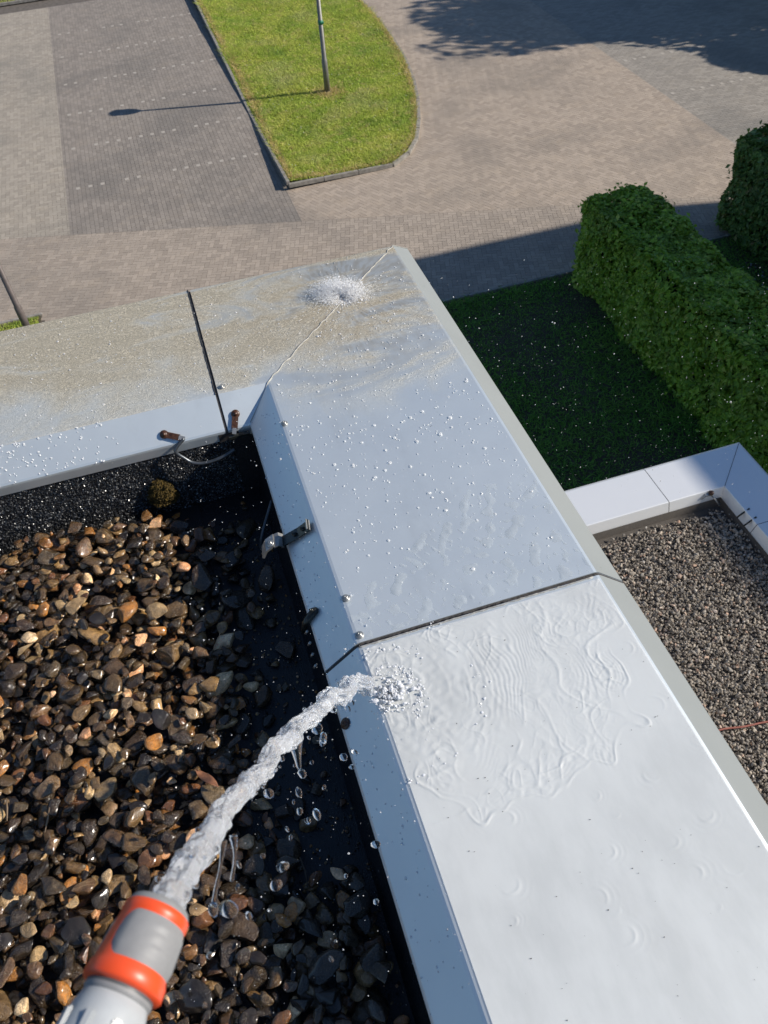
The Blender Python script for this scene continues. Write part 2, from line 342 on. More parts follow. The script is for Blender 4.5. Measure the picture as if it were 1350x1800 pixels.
for zn, (halves, kind, ang, bb) in ZONES.items():
    q = brick_quads(kind, ang, bb); cx = q.mean(1)
    m = (cx[:, 0] > bb[0]) & (cx[:, 0] < bb[2]) & (cx[:, 1] > bb[1]) & (cx[:, 1] < bb[3]); q = q[m]
    ins = np.ones(q.shape[:2], bool)
    for nx, ny, c in halves: ins &= (q[:, :, 0]*nx+q[:, :, 1]*ny-c) >= 0
    full = ins.all(1); part = ~full & ins.any(1); Q = q[full]
    if zn == 'lane' or zn == 'road':                     # the planted verge by the facade has no paving
        c2 = Q.mean(1); Q = Q[~((c2[:, 0] < -3.12) & (c2[:, 1] < 15.95))]
    zt = rng.normal(0, .0005, len(Q))[:, None]+rng.normal(0, .0003, (len(Q), 4))
    if zn == 'road':                                     # the 300 bricks that show largest: parts of their own
        cc = Q.mean(1); X, Y, D = project(np.c_[cc, np.zeros(len(cc))])
        vis = (X > 0) & (X < 1350) & (Y < 505-.214*(X-330)) & (cc[:, 1] > 14.9)
        order = np.argsort(np.where(vis, D, 1e9))[:300]
        e = (BL-GAP, BW-GAP)
        bm = bmesh.new(); box_bm(bm, (-e[0]/2, -e[1]/2, -.05), (e[0]/2, e[1]/2, 0)); bme = bm_me('brick', bm); bme.materials.append(M_brick_one)
        for k in order:
            o = bpy.data.objects.new('brick', bme); COL.objects.link(o); o.parent = paving
            dv = Q[k, 1]-Q[k, 0]; lv = Q[k, 3]-Q[k, 0]; a = math.atan2(*(dv if np.hypot(*dv) > np.hypot(*lv) else lv)[::-1])
            o.location = (*cc[k], float(zt[k].mean())); o.rotation_euler = (random.gauss(0, .003), random.gauss(0, .003), a)
        keep = np.ones(len(Q), bool); keep[order] = False; Q = Q[keep]; zt = zt[keep]
    n = len(Q); V = np.zeros((n, 8, 3)); V[:, :4, :2] = Q; V[:, :4, 2] = zt; V[:, 4:, :2] = Q; V[:, 4:, 2] = -.015
    f = np.array([[0, 1, 2, 3], [0, 4, 5, 1], [1, 5, 6, 2], [2, 6, 7, 3], [3, 7, 4, 0]])
    F = (f[None]+(np.arange(n)*8)[:, None, None]).reshape(-1, 4)
    o = link(zn+'_bricks', np_me(zn, V, F), M_pav[zn], paving); tag(o, kind='stuff')
    V2, F2 = [], []
    for pq in q[part]:
        poly = clip_poly([tuple(v) for v in pq], halves)
        if len(poly) < 3: continue
        b0 = len(V2); V2 += [(x, y, 0) for x, y in poly]; F2.append(tuple(range(b0, b0+len(poly))))
    if V2: tag(link(zn+'_cut_bricks', py_me(zn+'c', V2, F2), M_pav[zn], paving), kind='stuff')
# pale marker stones set between the parking bays
bm = bmesh.new(); box_bm(bm, (-.052, -.065, -.02), (.052, .065, .003)); mk = bm_me('marker', bm); mk.materials.append(M_marker)
def marker(x, y):
    o = bpy.data.objects.new('marker_stone', mk); COL.objects.link(o); o.parent = paving; o.location = (x, y, 0)
for yb in (21.5, 24.0, 26.45, 28.95, 31.55, 33.95):
    for k in range(16):
        if random.random() < .86: marker(-2.09+.315*k, yb)
for yb in (20.3, 23.0):
    for k in range(9):
        if random.random() < .85: marker(14.45+.315*k, yb)

# ---------------------------------------------------------------- grass islands and kerbs
def kerb_h(y): return .035+.17*(max(0, 24.0-y)/4.8 if y < 24.0 else min(1, (y-24.3)/9.5))
isl_out = [(3.0, 36.5), (3.0, 24.2), (3.02, 19.2), (5.78, 19.30)]
arc = [(5.78, 19.30), (6.35, 19.75), (6.85, 20.5), (7.3, 21.6), (7.72, 22.9), (8.1, 24.4), (8.38, 26.0), (8.6, 28.0), (8.72, 30.0), (8.75, 33.0), (8.75, 36.5)]
island = link('grass_island', py_me('island', [(x, y, .02) for x, y in isl_out[:3]+arc], [tuple(range(13+1))]), M_soil)
tag(island, 'raised grass island with a rounded side in the brick yard', kind='structure')
def kerb_run(pts, parent, hf, step=.8, wid=.09, name='kerb_stone'):
    P = [Vector((*p, 0)) for p in pts]; seg = []
    for a, b in zip(P, P[1:]):
        n = max(1, round((b-a).length/step)); seg += [(a.lerp(b, i/n), a.lerp(b, (i+1)/n)) for i in range(n)]
    for a, b in seg:
        d = (b-a); L = d.length-.008; m = (a+b)/2; h = hf(m) + random.uniform(-.006, .006); bm = bmesh.new()
        box_bm(bm, (-L/2, -wid/2, -.1), (L/2, wid/2, 0), .008); me = bm_me('kerb', bm); o = link(name, me, M_kerb, parent)
        h0, h1 = hf(a), hf(b)
        o.location = (m.x, m.y, h); o.rotation_euler = (0, -math.atan2(h1-h0, L) if abs(h1-h0) < .12 else 0, math.atan2(d.y, d.x)+random.gauss(0, .004))
        o.parent = parent
kerb_run(isl_out[:3], island, lambda v: kerb_h(v.y))
kerb_run(isl_out[2:], island, lambda v: .15-.02*(v.x-3))
kerb_run(arc, island, lambda v: .075, step=.55, wid=.11)
def in_poly(P, poly):
    x, y = P[:, 0], P[:, 1]; ins = np.zeros(len(P), bool); n = len(poly)
    for i in range(n):
        x1, y1 = poly[i]; x2, y2 = poly[(i+1) % n]
        c = ((y1 > y) != (y2 > y)) & (x < (x2-x1)*(y-y1)/((y2-y1)+1e-12)+x1); ins ^= c
    return ins
def grass(name, poly, n, zf, mat, h=(.03, .075), wd=.012, parent=None, lean=.6):
    P = np.array(poly); lo, hi = P.min(0), P.max(0); A = rng.uniform(lo, hi, (int(n*2.2), 2)); A = A[in_poly(A, poly)][:n]; n = len(A)
    z = zf(A); a = rng.uniform(0, 6.283, n); H = rng.uniform(*h, n)*(1+.5*Noise(2, 2.2, seed=5)(A)); wv = wd*rng.uniform(.6, 1.4, n)
    d = np.stack([np.cos(a), np.sin(a)], -1); ln = rng.normal(0, lean, (n, 2))*H[:, None]
    V = np.zeros((n, 3, 3)); V[:, 0, :2] = A-d*wv[:, None]; V[:, 1, :2] = A+d*wv[:, None]; V[:, 2, :2] = A+ln
    V[:, 0, 2] = V[:, 1, 2] = z-.005; V[:, 2, 2] = z+H
    o = link(name, np_me(name, V.reshape(-1, 3), np.arange(n*3).reshape(-1, 3)), mat, parent); return tag(o, kind='stuff')
isl_poly = [(3.05, 36.4), (3.05, 19.26)]+[(x-.06, y+.03) for x, y in arc]
def isl_z(A):
    kh = np.array([kerb_h(y) for y in A[:, 1]]); t = np.clip((A[:, 0]-3)/1.2, 0, 1); return (1-t)*np.maximum(kh-.02, .03)+t*.085
gx, gy = np.meshgrid(np.linspace(3.05, 8.8, 40), np.linspace(19.26, 36.4, 90)); GV = np.c_[gx.ravel(), gy.ravel()]
gi = in_poly(GV, isl_poly); GZ = isl_z(GV)
idx = np.arange(40*90).reshape(90, 40); F = np.stack([idx[:-1, :-1], idx[:-1, 1:], idx[1:, 1:], idx[1:, :-1]], -1).reshape(-1, 4)
F = F[gi[F].all(1)]
tag(link('turf', np_me('turf', np.c_[GV, GZ-.004], F), grass_mat('turf_sunny', [(.22, .32, .04), (.32, .40, .05), (.42, .45, .09), (.45, .40, .14)]), island, True), kind='stuff')
g_o = grass('grass_blades', isl_poly, 150000, isl_z, M_grass, parent=island, lean=1.3)
# dry yellowed blades along the kerbs and round the lamp foot
M_dry = grass_mat('grass_dry', [(.50, .40, .16), (.62, .50, .22), (.66, .55, .28), (.58, .40, .15)])
dp = []
for a_, b_ in zip([(3.1, 36), (3.1, 19.3)]+arc, [(3.1, 19.3)]+arc):
    L_ = math.hypot(b_[0]-a_[0], b_[1]-a_[1]); t_ = rng.random(int(L_*260)); off = rng.exponential(.09, (len(t_), 1))
    c_ = np.array(a_)+(np.array(b_)-np.array(a_))*t_[:, None]; ctr_ = np.array([5.6, 27.0])-c_; dp.append(c_+ctr_/np.linalg.norm(ctr_, axis=1)[:, None]*(off+.05))
dp.append(np.array([5.42, 24.42])+rng.normal(0, .22, (900, 2))); dp = np.concatenate(dp); dp = dp[in_poly(dp, isl_poly)]; n = len(dp)
an = rng.uniform(0, 6.283, n); V = np.zeros((n, 3, 3)); zz_ = isl_z(dp); dd_ = np.stack([np.cos(an), np.sin(an)], -1)*.013
V[:, 0, :2] = dp-dd_; V[:, 1, :2] = dp+dd_; V[:, 2, :2] = dp+rng.normal(0, .07, (n, 2)); V[:, :2, 2] = zz_[:, None]; V[:, 2, 2] = zz_+rng.uniform(.05, .10, n)
tag(link('dry_grass', np_me('dry', V, np.arange(n*3).reshape(-1, 3)), M_dry, island), kind='stuff')
# white clover and daisies dotted in the island
dz = rng.uniform((3.2, 19.4), (8.5, 30), (220, 2)); dz = dz[in_poly(dz, isl_poly)]
V, F = scatter(ICO1, np.c_[dz, isl_z(dz)+.06], np.full((len(dz), 3), .011)*rng.uniform(.5, 1.2, (len(dz), 1)))
tag(link('daisies', np_me('daisies', V, F), simple('daisy', (.6, .58, .5), .8), island), kind='stuff')
# far grass strip at the end of the lane
far = box('far_verge', (-12, 38.45, -.06), (2.4, 44, .05), M_soil); tag(far, 'grass verge beyond the far end of the paved lane', kind='structure')
kerb_run([(-10, 38.4), (2.3, 38.4)], far, lambda v: .13, step=1.0)
grass('grass_blades', [(-11, 38.5), (2.3, 38.5), (2.3, 43), (-11, 43)], 30000, lambda A: np.full(len(A), .06), M_grass, parent=far)
# verge below the facade at left
verge = box('facade_verge', (-12, 2.2, -.07), (-3.16, 15.85, .03), M_soil); tag(verge, 'narrow grass verge along the facade foot', kind='structure')
kerb_run([(-9, 15.9), (-3.12, 15.9)], verge, lambda v: .05, step=1.0, wid=.08)
grass('grass_blades', [(-6.5, 13.4), (-3.2, 13.4), (-3.2, 15.82), (-6.5, 15.82)], 22000, lambda A: np.full(len(A), .03), M_grass, parent=verge)
# shaded lawn between the building, lower wing and hedge
lawn = box('lawn', (-2.7, -8, -.07), (24, 13.1, .015), M_soil); tag(lawn, 'dark shaded lawn beside the building', kind='structure')
kerb_run([(-2.6, 13.16), (14.5, 13.16)], lawn, lambda v: .045, step=1.0, wid=.07)
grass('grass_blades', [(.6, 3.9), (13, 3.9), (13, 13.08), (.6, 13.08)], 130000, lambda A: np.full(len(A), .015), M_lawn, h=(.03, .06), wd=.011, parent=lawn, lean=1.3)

# ================================================================ LAMP POSTS
M_pole = simple('lamp_pole', (.20, .195, .18), .5, .4, .15, 12)
M_pole2 = simple('lamp_pole_brown', (.16, .135, .125), .5, .3, .15, 12)
M_green = simple('green_band', (.02, .20, .11), .5)
g = G('lamp_glass', .25); g.col((.75, .74, .70)); M_lampglass = g.m
def lamp_post(loc, mat, label, h=3.75, r=.075, band=False):
    t = empty('lamp_post', loc); tag(t, label, 'lamp post', 'lamp posts round the paved yard'); L = Vector(loc)
    tube('pole', [L+Vector((0, 0, z)) for z in (-.05, .9, .92, h)], [r*1.15, r*1.1, r*.9, r*.62], mat, t, 16)
    V, F = lathe([(0, .11), (.03, .11), (.05, .085)], L, (0, 0, 1)); link('foot_collar', py_me('c', V, F), mat, t, True)
    V, F = lathe([(h-.05, .05), (h, .10), (h+.06, .15)], L, (0, 0, 1), 24); link('neck', py_me('c', V, F), mat, t, True)
    V, F = lathe([(h+.06, .15), (h+.14, .20), (h+.26, .23), (h+.36, .21), (h+.43, .17)], L, (0, 0, 1), 28); link('globe', py_me('c', V, F), M_lampglass, t, True)
    V, F = lathe([(h+.41, .23), (h+.44, .235), (h+.50, .16), (h+.53, .01)], L, (0, 0, 1), 28); link('cap', py_me('c', V, F), mat, t, True)
    if band:
        V, F = lathe([(1.82, r*.80), (1.82, r*.98), (1.92, r*.98), (1.92, r*.78)], L, (0, 0, 1), 20); link('green_band', py_me('c', V, F), M_green, t, True)
        V, F = scatter(ICO1, np.array([[L.x+.06, L.y-.05, L.z+1.86]]), np.array([[.03, .02, .035]])); link('band_clip', np_me('c', V, F), M_green, t)
lamp_post((5.42, 24.45, .08), M_pole, 'grey lamp post with green band standing on the grass island', band=True)
lamp_post(tuple(px(62, 606, -9.47)), M_pole2, 'brownish lamp post on the verge beyond the coping at far left', h=4.6, r=.066)
# worn pale turf at the foot of the island lamp
bm = bmesh.new()
# ================================================================ HEDGES
def leaf_mesh(name, P, Nrm, size, mat, parent, jitter=.75):
    n = len(P); Nn = Nrm+rng.normal(0, jitter, (n, 3)); Nn /= np.linalg.norm(Nn, axis=1)[:, None]
    t = rng.normal(size=(n, 3)); t[:, 2] -= .5; t -= Nn*(t*Nn).sum(1)[:, None]; t /= np.linalg.norm(t, axis=1)[:, None]
    b = np.cross(Nn, t); s = size*rng.uniform(.45, 1.5, n)[:, None]
    V = np.stack([P-t*s*.5, P+b*s*.32+Nn*s*.10, P+t*s*.55-Nn*s*.06, P-b*s*.32+Nn*s*.10], 1).reshape(-1, 3)
    i = np.arange(n)[:, None]*4; F = np.concatenate([i+[0, 1, 2], i+[0, 2, 3]], 1).reshape(-1, 3)
    return link(name, np_me(name, V, F), mat, parent)
def hedge(lo, hi, n, size, mat, label, seed, rough=.12):
    lo, hi = np.array(lo), np.array(hi); t = empty('hedge', ((lo[0]+hi[0])/2, (lo[1]+hi[1])/2, .02)); tag(t, label, 'hedge')
    g2 = np.random.default_rng(seed); d = hi-lo
    faces = [(0, 0, d[1]*d[2]), (0, 1, d[1]*d[2]), (1, 0, d[0]*d[2]), (1, 1, d[0]*d[2]), (2, 1, d[0]*d[1]*1.2)]
    wts = np.array([f[2] for f in faces]); pick = g2.choice(5, n, p=wts/wts.sum())
    P = g2.uniform(lo, hi, (n, 3)); N = np.zeros((n, 3))
    for k, (ax, side, _) in enumerate(faces):
        m = pick == k; P[m, ax] = (hi if side else lo)[ax]; N[m, ax] = 1 if side else -1
    # round the top edges and corners, then push in and out unevenly
    c = (lo+hi)/2; e = (P-c)/(d/2); rr = .28
    ee = np.abs(e); over = np.clip(ee-(1-rr/(d/2)*np.minimum(d/2, 1)), 0, None)*(d/2); L = np.linalg.norm(over, axis=1)
    sh = np.where(L > rr, (L-rr)/np.maximum(L, 1e-6), 0)[:, None]; P = P-np.sign(e)*over*sh*np.array([1, 1, 1])
    nz = Noise(3, 3.2, seed=seed)(P)*.6+Noise(3, 8.5, seed=seed+1)(P)*.45
    deep = g2.random(n) < .3; P[deep] -= N[deep]*g2.uniform(.04, .14, (deep.sum(), 1))
    P = P+N*(nz*rough-g2.exponential(.035, n))[:, None]+N*.05
    tips = g2.random(n) < .035; P[tips] += N[tips]*g2.uniform(.03, .16, (tips.sum(), 1))
    P[:, 2] = np.maximum(P[:, 2], .04)
    leaf_mesh('foliage', P, N+np.array([0, 0, .7]), size, mat, t, .55)
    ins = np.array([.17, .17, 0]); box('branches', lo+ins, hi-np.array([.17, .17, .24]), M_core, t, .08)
    return t
hedge((7.72, 3.2, .0), (8.95, 13.0, 1.78), 66000, .095, M_hedge, 'long dense clipped hedge running back beside the dark lawn', 21)
hedge((11.55, 9.5, .0), (13.4, 13.75, 2.0), 26000, .11, M_hedge2, 'looser large leaved hedge cut off by the right edge of the picture', 31, .15)
# pale flowers on the ground between the hedges
fl = rng.uniform((10.4, 10.6), (11.5, 12.0), (70, 2)); V, F = scatter(ICO1, np.c_[fl, rng.uniform(.06, .13, 70)], rng.uniform(.008, .02, (70, 1))*np.ones((1, 3)))
tag(link('ground_flowers', np_me('fl', V, F), simple('flower_blue', (.30, .32, .42), .8)), 'small pale bluish flowers in the dark grass between the hedges', 'flowers', kind='stuff')

# ================================================================ MAIN BUILDING
XI, XO, YI, YO = .0978, .486, 1.260, 1.6535              # inner and outer folds of the coping top
bld = empty('flat_roof_building', (-3.5, -2, 0)); tag(bld, 'flat roofed building with aluminium coping in the foreground', 'building')
def wall_mesh():
    x0, x1, y0, y1 = -9.0, .49, -9.0, 1.66; t = .36; zt = R(-1.03)
    o = [(x0, y0), (x1, y0), (x1, y1), (x0, y1)]; i = [(x0+t, y0+t), (x1-t, y0+t), (x1-t, y1-t), (x0+t, y1-t)]
    V = [(x, y, -.05) for x, y in o]+[(x, y, zt) for x, y in o]+[(x, y, zt) for x, y in i]+[(x, y, R(-1.30)) for x, y in i]
    F = []
    for k in range(4):
        l = (k+1) % 4; F += [(k, l, 4+l, 4+k), (4+k, 4+l, 8+l, 8+k), (8+k, 8+l, 12+l, 12+k)]
    return py_me('wall', V, F)
link('wall', wall_mesh(), M_wall, bld)
DECK = R(-1.215)
box('roof_membrane', (-8.6, -8.6, DECK-.1), (.05, 1.20, DECK), M_bit, bld)
# dark upstands under the coping: a granulated cant at the back, a plain one at the side
cant = [(-8.6, 1.232, R(-1.04)), (.06, 1.232, R(-1.04)), (.06, 1.212, R(-1.075)), (-8.6, 1.212, R(-1.075)), (.06, 1.193, DECK+.001), (-8.6, 1.193, DECK+.001)]
link('upstand', py_me('upstand', cant, [(0, 3, 2, 1), (3, 5, 4, 2)]), M_bit, bld)
side = [(.062, -8.6, R(-1.04)), (.062, 1.232, R(-1.04)), (.03, 1.232, DECK+.001), (.03, -8.6, DECK+.001)]
link('upstand', py_me('upstand', side, [(0, 1, 2, 3)]), M_bit, bld)
# mineral granules on the sunlit cant
n = 15000; u = rng.random(n); xs = rng.uniform(-.72, .0, n); keep = rng.random(n) < np.clip(1.1-.0*xs, 0, 1); sv = u
gp = np.stack([xs, 1.2115+(1.192-1.2115)*sv, R(-1.075)+(DECK-R(-1.075))*sv], -1)[keep]
dn = Noise(2, 22, seed=3)(gp[:, :2]*[1, 2]); gp = gp[dn > -.75]
octa = (np.array([[1, 0, 0], [-1, 0, 0], [0, 1, 0], [0, -1, 0], [0, 0, 1], [0, 0, -1]], float), np.array([[0, 2, 4], [2, 1, 4], [1, 3, 4], [3, 0, 4], [2, 0, 5], [1, 2, 5], [3, 1, 5], [0, 3, 5]]))
V, F = scatter(octa, gp, rng.uniform(.0011, .0026, (len(gp), 1))*rng.uniform(.6, 1.3, (len(gp), 3)), rand_rot(len(gp)))
tag(link('mineral_granules', np_me('gran', V, F), M_gran, bld), kind='stuff')

# coping: folded sheet profile (o = distance outwards from the inner fold, z)
def fold(pts, r=.006):
    out = [pts[0]]
    for a, b, c in zip(pts, pts[1:], pts[2:]):
        a, b, c = Vector(a), Vector(b), Vector(c); p0 = b+(a-b).normalized()*r; p1 = b+(c-b).normalized()*r
        out += [tuple(p0), tuple((p0+p1+2*b)/4), tuple(p1)]
    return out+[pts[-1]]
WID = XO-XI
PROF = fold([(-.052, -1.075), (-.0555, -1.050), (0, -1.0), (WID, -1.0), (WID+.054, -1.050), (WID+.054, -1.13), (WID+.046, -1.138)], .005)
def strip_me(name, sections):
    """sections: list of functions (o,z)->point; joins successive sections"""
    V = []; F = []; n = len(PROF)
    for s in sections: V += [s(o, z) for o, z in PROF]
    for i in range(len(sections)-1):
        for k in range(n-1): F.append((i*n+k, i*n+k+1, (i+1)*n+k+1, (i+1)*n+k))
    bm = bmesh.new(); me = py_me(name, V, F); bm.from_mesh(me); bmesh.ops.recalc_face_normals(bm, faces=bm.faces)
    up = sum(f.normal.z*f.calc_area() for f in bm.faces)
    if up < 0: bmesh.ops.reverse_faces(bm, faces=bm.faces)
    bm.to_mesh(me); bm.free(); return me
def solid(o, th):
    m = o.modifiers.new('sheet', 'SOLIDIFY'); m.thickness = th; m.offset = -1
SEAM_L, SEAM_R, SG = -.0025, .6175, .0045
secL = lambda X: (lambda o, z: (X, YI+o, R(z)))
secR = lambda Y: (lambda o, z: (XI+o, Y, R(z)))
mitre = lambda o, z: (XI+o, YI+o, R(z))
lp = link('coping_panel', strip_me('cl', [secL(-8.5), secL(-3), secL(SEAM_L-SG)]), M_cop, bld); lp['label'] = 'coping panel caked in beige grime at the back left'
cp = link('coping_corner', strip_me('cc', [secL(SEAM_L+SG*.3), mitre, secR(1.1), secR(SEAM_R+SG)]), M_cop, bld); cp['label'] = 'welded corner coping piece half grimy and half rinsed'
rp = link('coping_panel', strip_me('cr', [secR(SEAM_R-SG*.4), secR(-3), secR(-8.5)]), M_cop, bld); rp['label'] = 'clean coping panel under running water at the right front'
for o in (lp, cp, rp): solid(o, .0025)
# rubber joint strips under the seams
def joint(name, f0, f1):
    me = strip_me(name, [f0, f1]); 
    for v in me.vertices: v.co.z -= .0032
    return link('joint_seal', me, M_rubber, bld)
joint('jl', secL(SEAM_L-.02), secL(SEAM_L+.02)); joint('jr', secR(SEAM_R+.02), secR(SEAM_R-.02))
# ragged silicone / dirt line along the right seam and a raised lip on the left one
def lip(fn, length, r, mat, name, o0=.0, o1=WID, nseg=60):
    pts = []
    for k in range(nseg+1):
        o = o0+(o1-o0)*k/nseg; p = Vector(fn(o, -1.0)); p.z += .0005; p += Vector((random.uniform(-1, 1), random.uniform(-1, 1), 0))*.0007; pts.append(p)
    return tube(name, pts, [r*random.uniform(.5, 1.3) for _ in pts], mat, bld, 6)
lip(secR(SEAM_R+.001), 0, .0016, M_rust if False else M_rubber, 'seam_dirt', .0, WID*.62)
lip(secR(SEAM_R-.0035), 0, .0013, M_weld, 'seam_dirt', WID*.0, WID*.97)
lip(secL(SEAM_L-.004), 0, .0012, M_rubber, 'seam_dirt', .0, WID)
# welded mitre: a bead over the top and down the inner fold
wp = []
for o, z in [(-.052, -1.048), (-.03, -1.028), (0, -1.0)]+[(WID*k/46, -1.0) for k in range(1, 47)]+[(WID+.03, -1.028), (WID+.052, -1.048)]:
    p = Vector(mitre(o, z)); j = random.uniform(-1, 1)*.0016; wp.append(p+Vector((j, -j, .0008)))
weld = tube('weld_bead', wp, [random.uniform(.0008, .0017) for _ in wp], M_weld, cp, 8); weld.parent = cp
# thin bright sealant bead where the top meets the outer fold
def screw(p, nrm, parent, mat=M_steel, r=.0065, name='screw'):
    V, F = lathe([(.0, r), (.0016, r*.98), (.0022, r*.72), (.002, r*.6), (.0035, r*.55), (.005, r*.4), (.005, r*.16), (.003, .0001)], p, nrm, 18); o = link(name, py_me('screw', V, F), mat, parent, True); return o
for (x, y), par in (((500, 745), cp), ((608, 1052), cp), ((632, 1117), cp), ((390, 681), cp)):
    q = px(x, y, -1.0); screw(q+Vector((0, 0, .0005)), (0, 0, 1), par, M_steel)
nR = Vector((-(.05), 0, .0555)).normalized()             # inner slope normal, right run
nL = Vector((0, -.05, .0555)).normalized()
def slopeR(t, y): return Vector((XI-.0555*t, y, R(-1-.05*t)))
def slopeL(t, x): return Vector((x, YI-.0555*t, R(-1-.05*t)))
def on_slope(x, y, run):
    v = ray(x, y); n = nR if run == 'R' else nL; p0 = slopeR(.5, 0) if run == 'R' else slopeL(.5, 0)
    c = Vector((0, 0, CAMZ)); return c+v*((p0-c).dot(n)/v.dot(n))
screw(on_slope(608, 1272, 'R')+nR*.0005, nR, rp, M_rust, .0085)

# ---------------------------------------------------------------- fittings on the coping
def strap(name, pts, wdir, wid, th, mat, parent):
    wdir = Vector(wdir).normalized(); V = []; F = []; pts = [Vector(p) for p in pts]
    for i, p in enumerate(pts):
        t = (pts[min(i+1, len(pts)-1)]-pts[max(0, i-1)]).normalized(); nn = t.cross(wdir).normalized()*th/2; ww = wdir*wid/2
        V += [p-ww-nn, p+ww-nn, p+ww+nn, p-ww+nn]
    for i in range(len(pts)-1):
        for k in range(4): F.append((i*4+k, i*4+(k+1) % 4, i*4+4+(k+1) % 4, i*4+4+k))
    F += [(3, 2, 1, 0), tuple(range(len(pts)*4-4, len(pts)*4))]
    bm = bmesh.new(); me = py_me(name, V, F); bm.from_mesh(me); bmesh.ops.recalc_face_normals(bm, faces=bm.faces); bm.to_mesh(me); bm.free()
    return link(name, me, mat, parent)
# conductor bracket halfway along the right run
a = on_slope(548, 925, 'R')+nR*.004; b = on_slope(508, 952, 'R')+nR*.006
t = empty('conductor_bracket', b); tag(t, 'dark steel conductor bracket with clamp on the shaded coping slope', 'bracket')
wd = (a-b).cross(nR).normalized()
strap('strap', [a+nR*.007, a+nR*.002, a.lerp(b, .5), b+nR*.002, b+(b-a)*.25+nR*.004], wd, .020, .003, M_dark, t)
strap('bright_end', [a+nR*.0095, a+nR*.001], wd, .0195, .0018, M_steel, t)
c0 = b+(b-a)*.28+nR*.004
strap('clamp_plate', [c0-wd*.0+Vector((.010, 0, .004)), c0+Vector((.002, 0, .012)), c0+Vector((-.006, 0, .010))], wd, .026, .003, M_steel, t)
strap('clamp_jaw', [c0+Vector((-.006, 0, .012)), c0+Vector((-.02, -.002, .006)), c0+Vector((-.028, -.004, -.006))], wd, .024, .004, M_steel, t)
screw(c0+wd*.004+Vector((-.012, 0, .0115)), (-.3, 0, 1), t, M_steel, .007, 'bolt')
screw(a.lerp(b, .25)+nR*.003, nR, t, M_dark, .004, 'rivet'); screw(a.lerp(b, .6)+nR*.003, nR, t, M_dark, .004, 'rivet')
# the round conductor wire bent out of that clamp
M_wire = simple('wire_grey', (.10, .11, .12), .3, .6)
w0 = c0+Vector((-.02, -.002, -.002)); w1 = px(452, 972, -1.16); w2 = px(458, 945, -1.15); w3 = px(478, 880, -1.10)
cv = []
for k in range(21):
    s = k/20; cv.append(w0*(1-s)**3+3*w1*s*(1-s)**2+3*w2*s*s*(1-s)+w3*s**3)
tag(tube('conductor_wire', cv, .0036, M_wire, None, 8), 'grey round conductor wire bent out of the clamp over the roof edge', 'wire')
# small dark bar clip near the right seam
a = on_slope(560, 1070, 'R')+nR*.004; b = on_slope(540, 1096, 'R')+nR*.004
t = empty('edge_clip', b); tag(t, 'small black rounded clip on the slope next to the right seam', 'clip')
V, F = sweep([a, a.lerp(b, .15), a.lerp(b, .85), b, b+(b-a)*.3+Vector((0, 0, -.012))], [.003, .0066, .0066, .006, .004], 10); link('bar', py_me('bar', V, F), M_dark, t, True)
for k in range(4):
    q = on_slope(545+k*5, 1108+k*20, 'R'); V, F = sweep([q+Vector((-.004, 0, .001)), q+Vector((-.008, 0, -.006))], .002, 6); link('tooth', py_me('t', V, F), M_steel, t, True)
screw(a.lerp(b, .2)+nR*.006, nR, t, M_dark, .003, 'rivet')
# two rusty wire clips on the back run
def rusty(x, y, label, wire):
    q = on_slope(x, y, 'L')+nL*.001; t = empty('wire_clip', q); tag(t, label, 'clip', 'rusty wire clips on the back slope')
    V, F = lathe([(0, .0082), (.003, .0086), (.0045, .0075), (.005, .0045), (.007, .004), (.008, .0001)], q, nL, 16); link('rusty_head', py_me('h', V, F), M_rust, t, True)
    dn = Vector((wire*.25, -.0555, -.05)).normalized()
    strap('lug', [q+nL*.003, q+dn*.016+nL*.004, q+dn*.030+nL*.004], dn.cross(nL), .012, .003, M_rust, t)
    strap('lug_tip', [q+dn*.028+nL*.0045, q+dn*.040+nL*.004], dn.cross(nL), .008, .003, M_steel, t)
    return t, q+dn*.038+nL*.004
t1, q1 = rusty(289, 764, 'rusty round wire clip with a cable tail left of the left seam', .6)
t2, q2 = rusty(414, 728, 'rusty round wire clip tucked into the inner coping corner', -.1)
def on_y(x, y, Y):
    v = ray(x, y); return v*(Y/v.y)+Vector((0, 0, CAMZ))
ct = [q1, on_y(308, 792, 1.196), on_y(325, 806, 1.19), on_y(342, 814, 1.184), on_y(365, 813, 1.180), on_y(392, 803, 1.176), on_y(412, 790, 1.178)]
cv = []
for i in range(len(ct)-1):
    p0, p1, p2, p3 = ct[max(i-1, 0)], ct[i], ct[i+1], ct[min(i+2, len(ct)-1)]
    for s_ in np.linspace(0, 1, 5, endpoint=False): cv.append(.5*((2*p1)+(p2-p0)*s_+(2*p0-5*p1+4*p2-p3)*s_*s_+(3*p1-p0-3*p2+p3)*s_**3))
cv.append(ct[-1])
tag(tube('cable_tail', cv, .0036, M_wire, None, 8), 'short dark cable curving from the rusty clip down to the gravel', 'cable')
box('corner_plate', q2+Vector((-.012, -.004, -.012)), q2+Vector((.03, .004, -.006)), M_dark, t2)

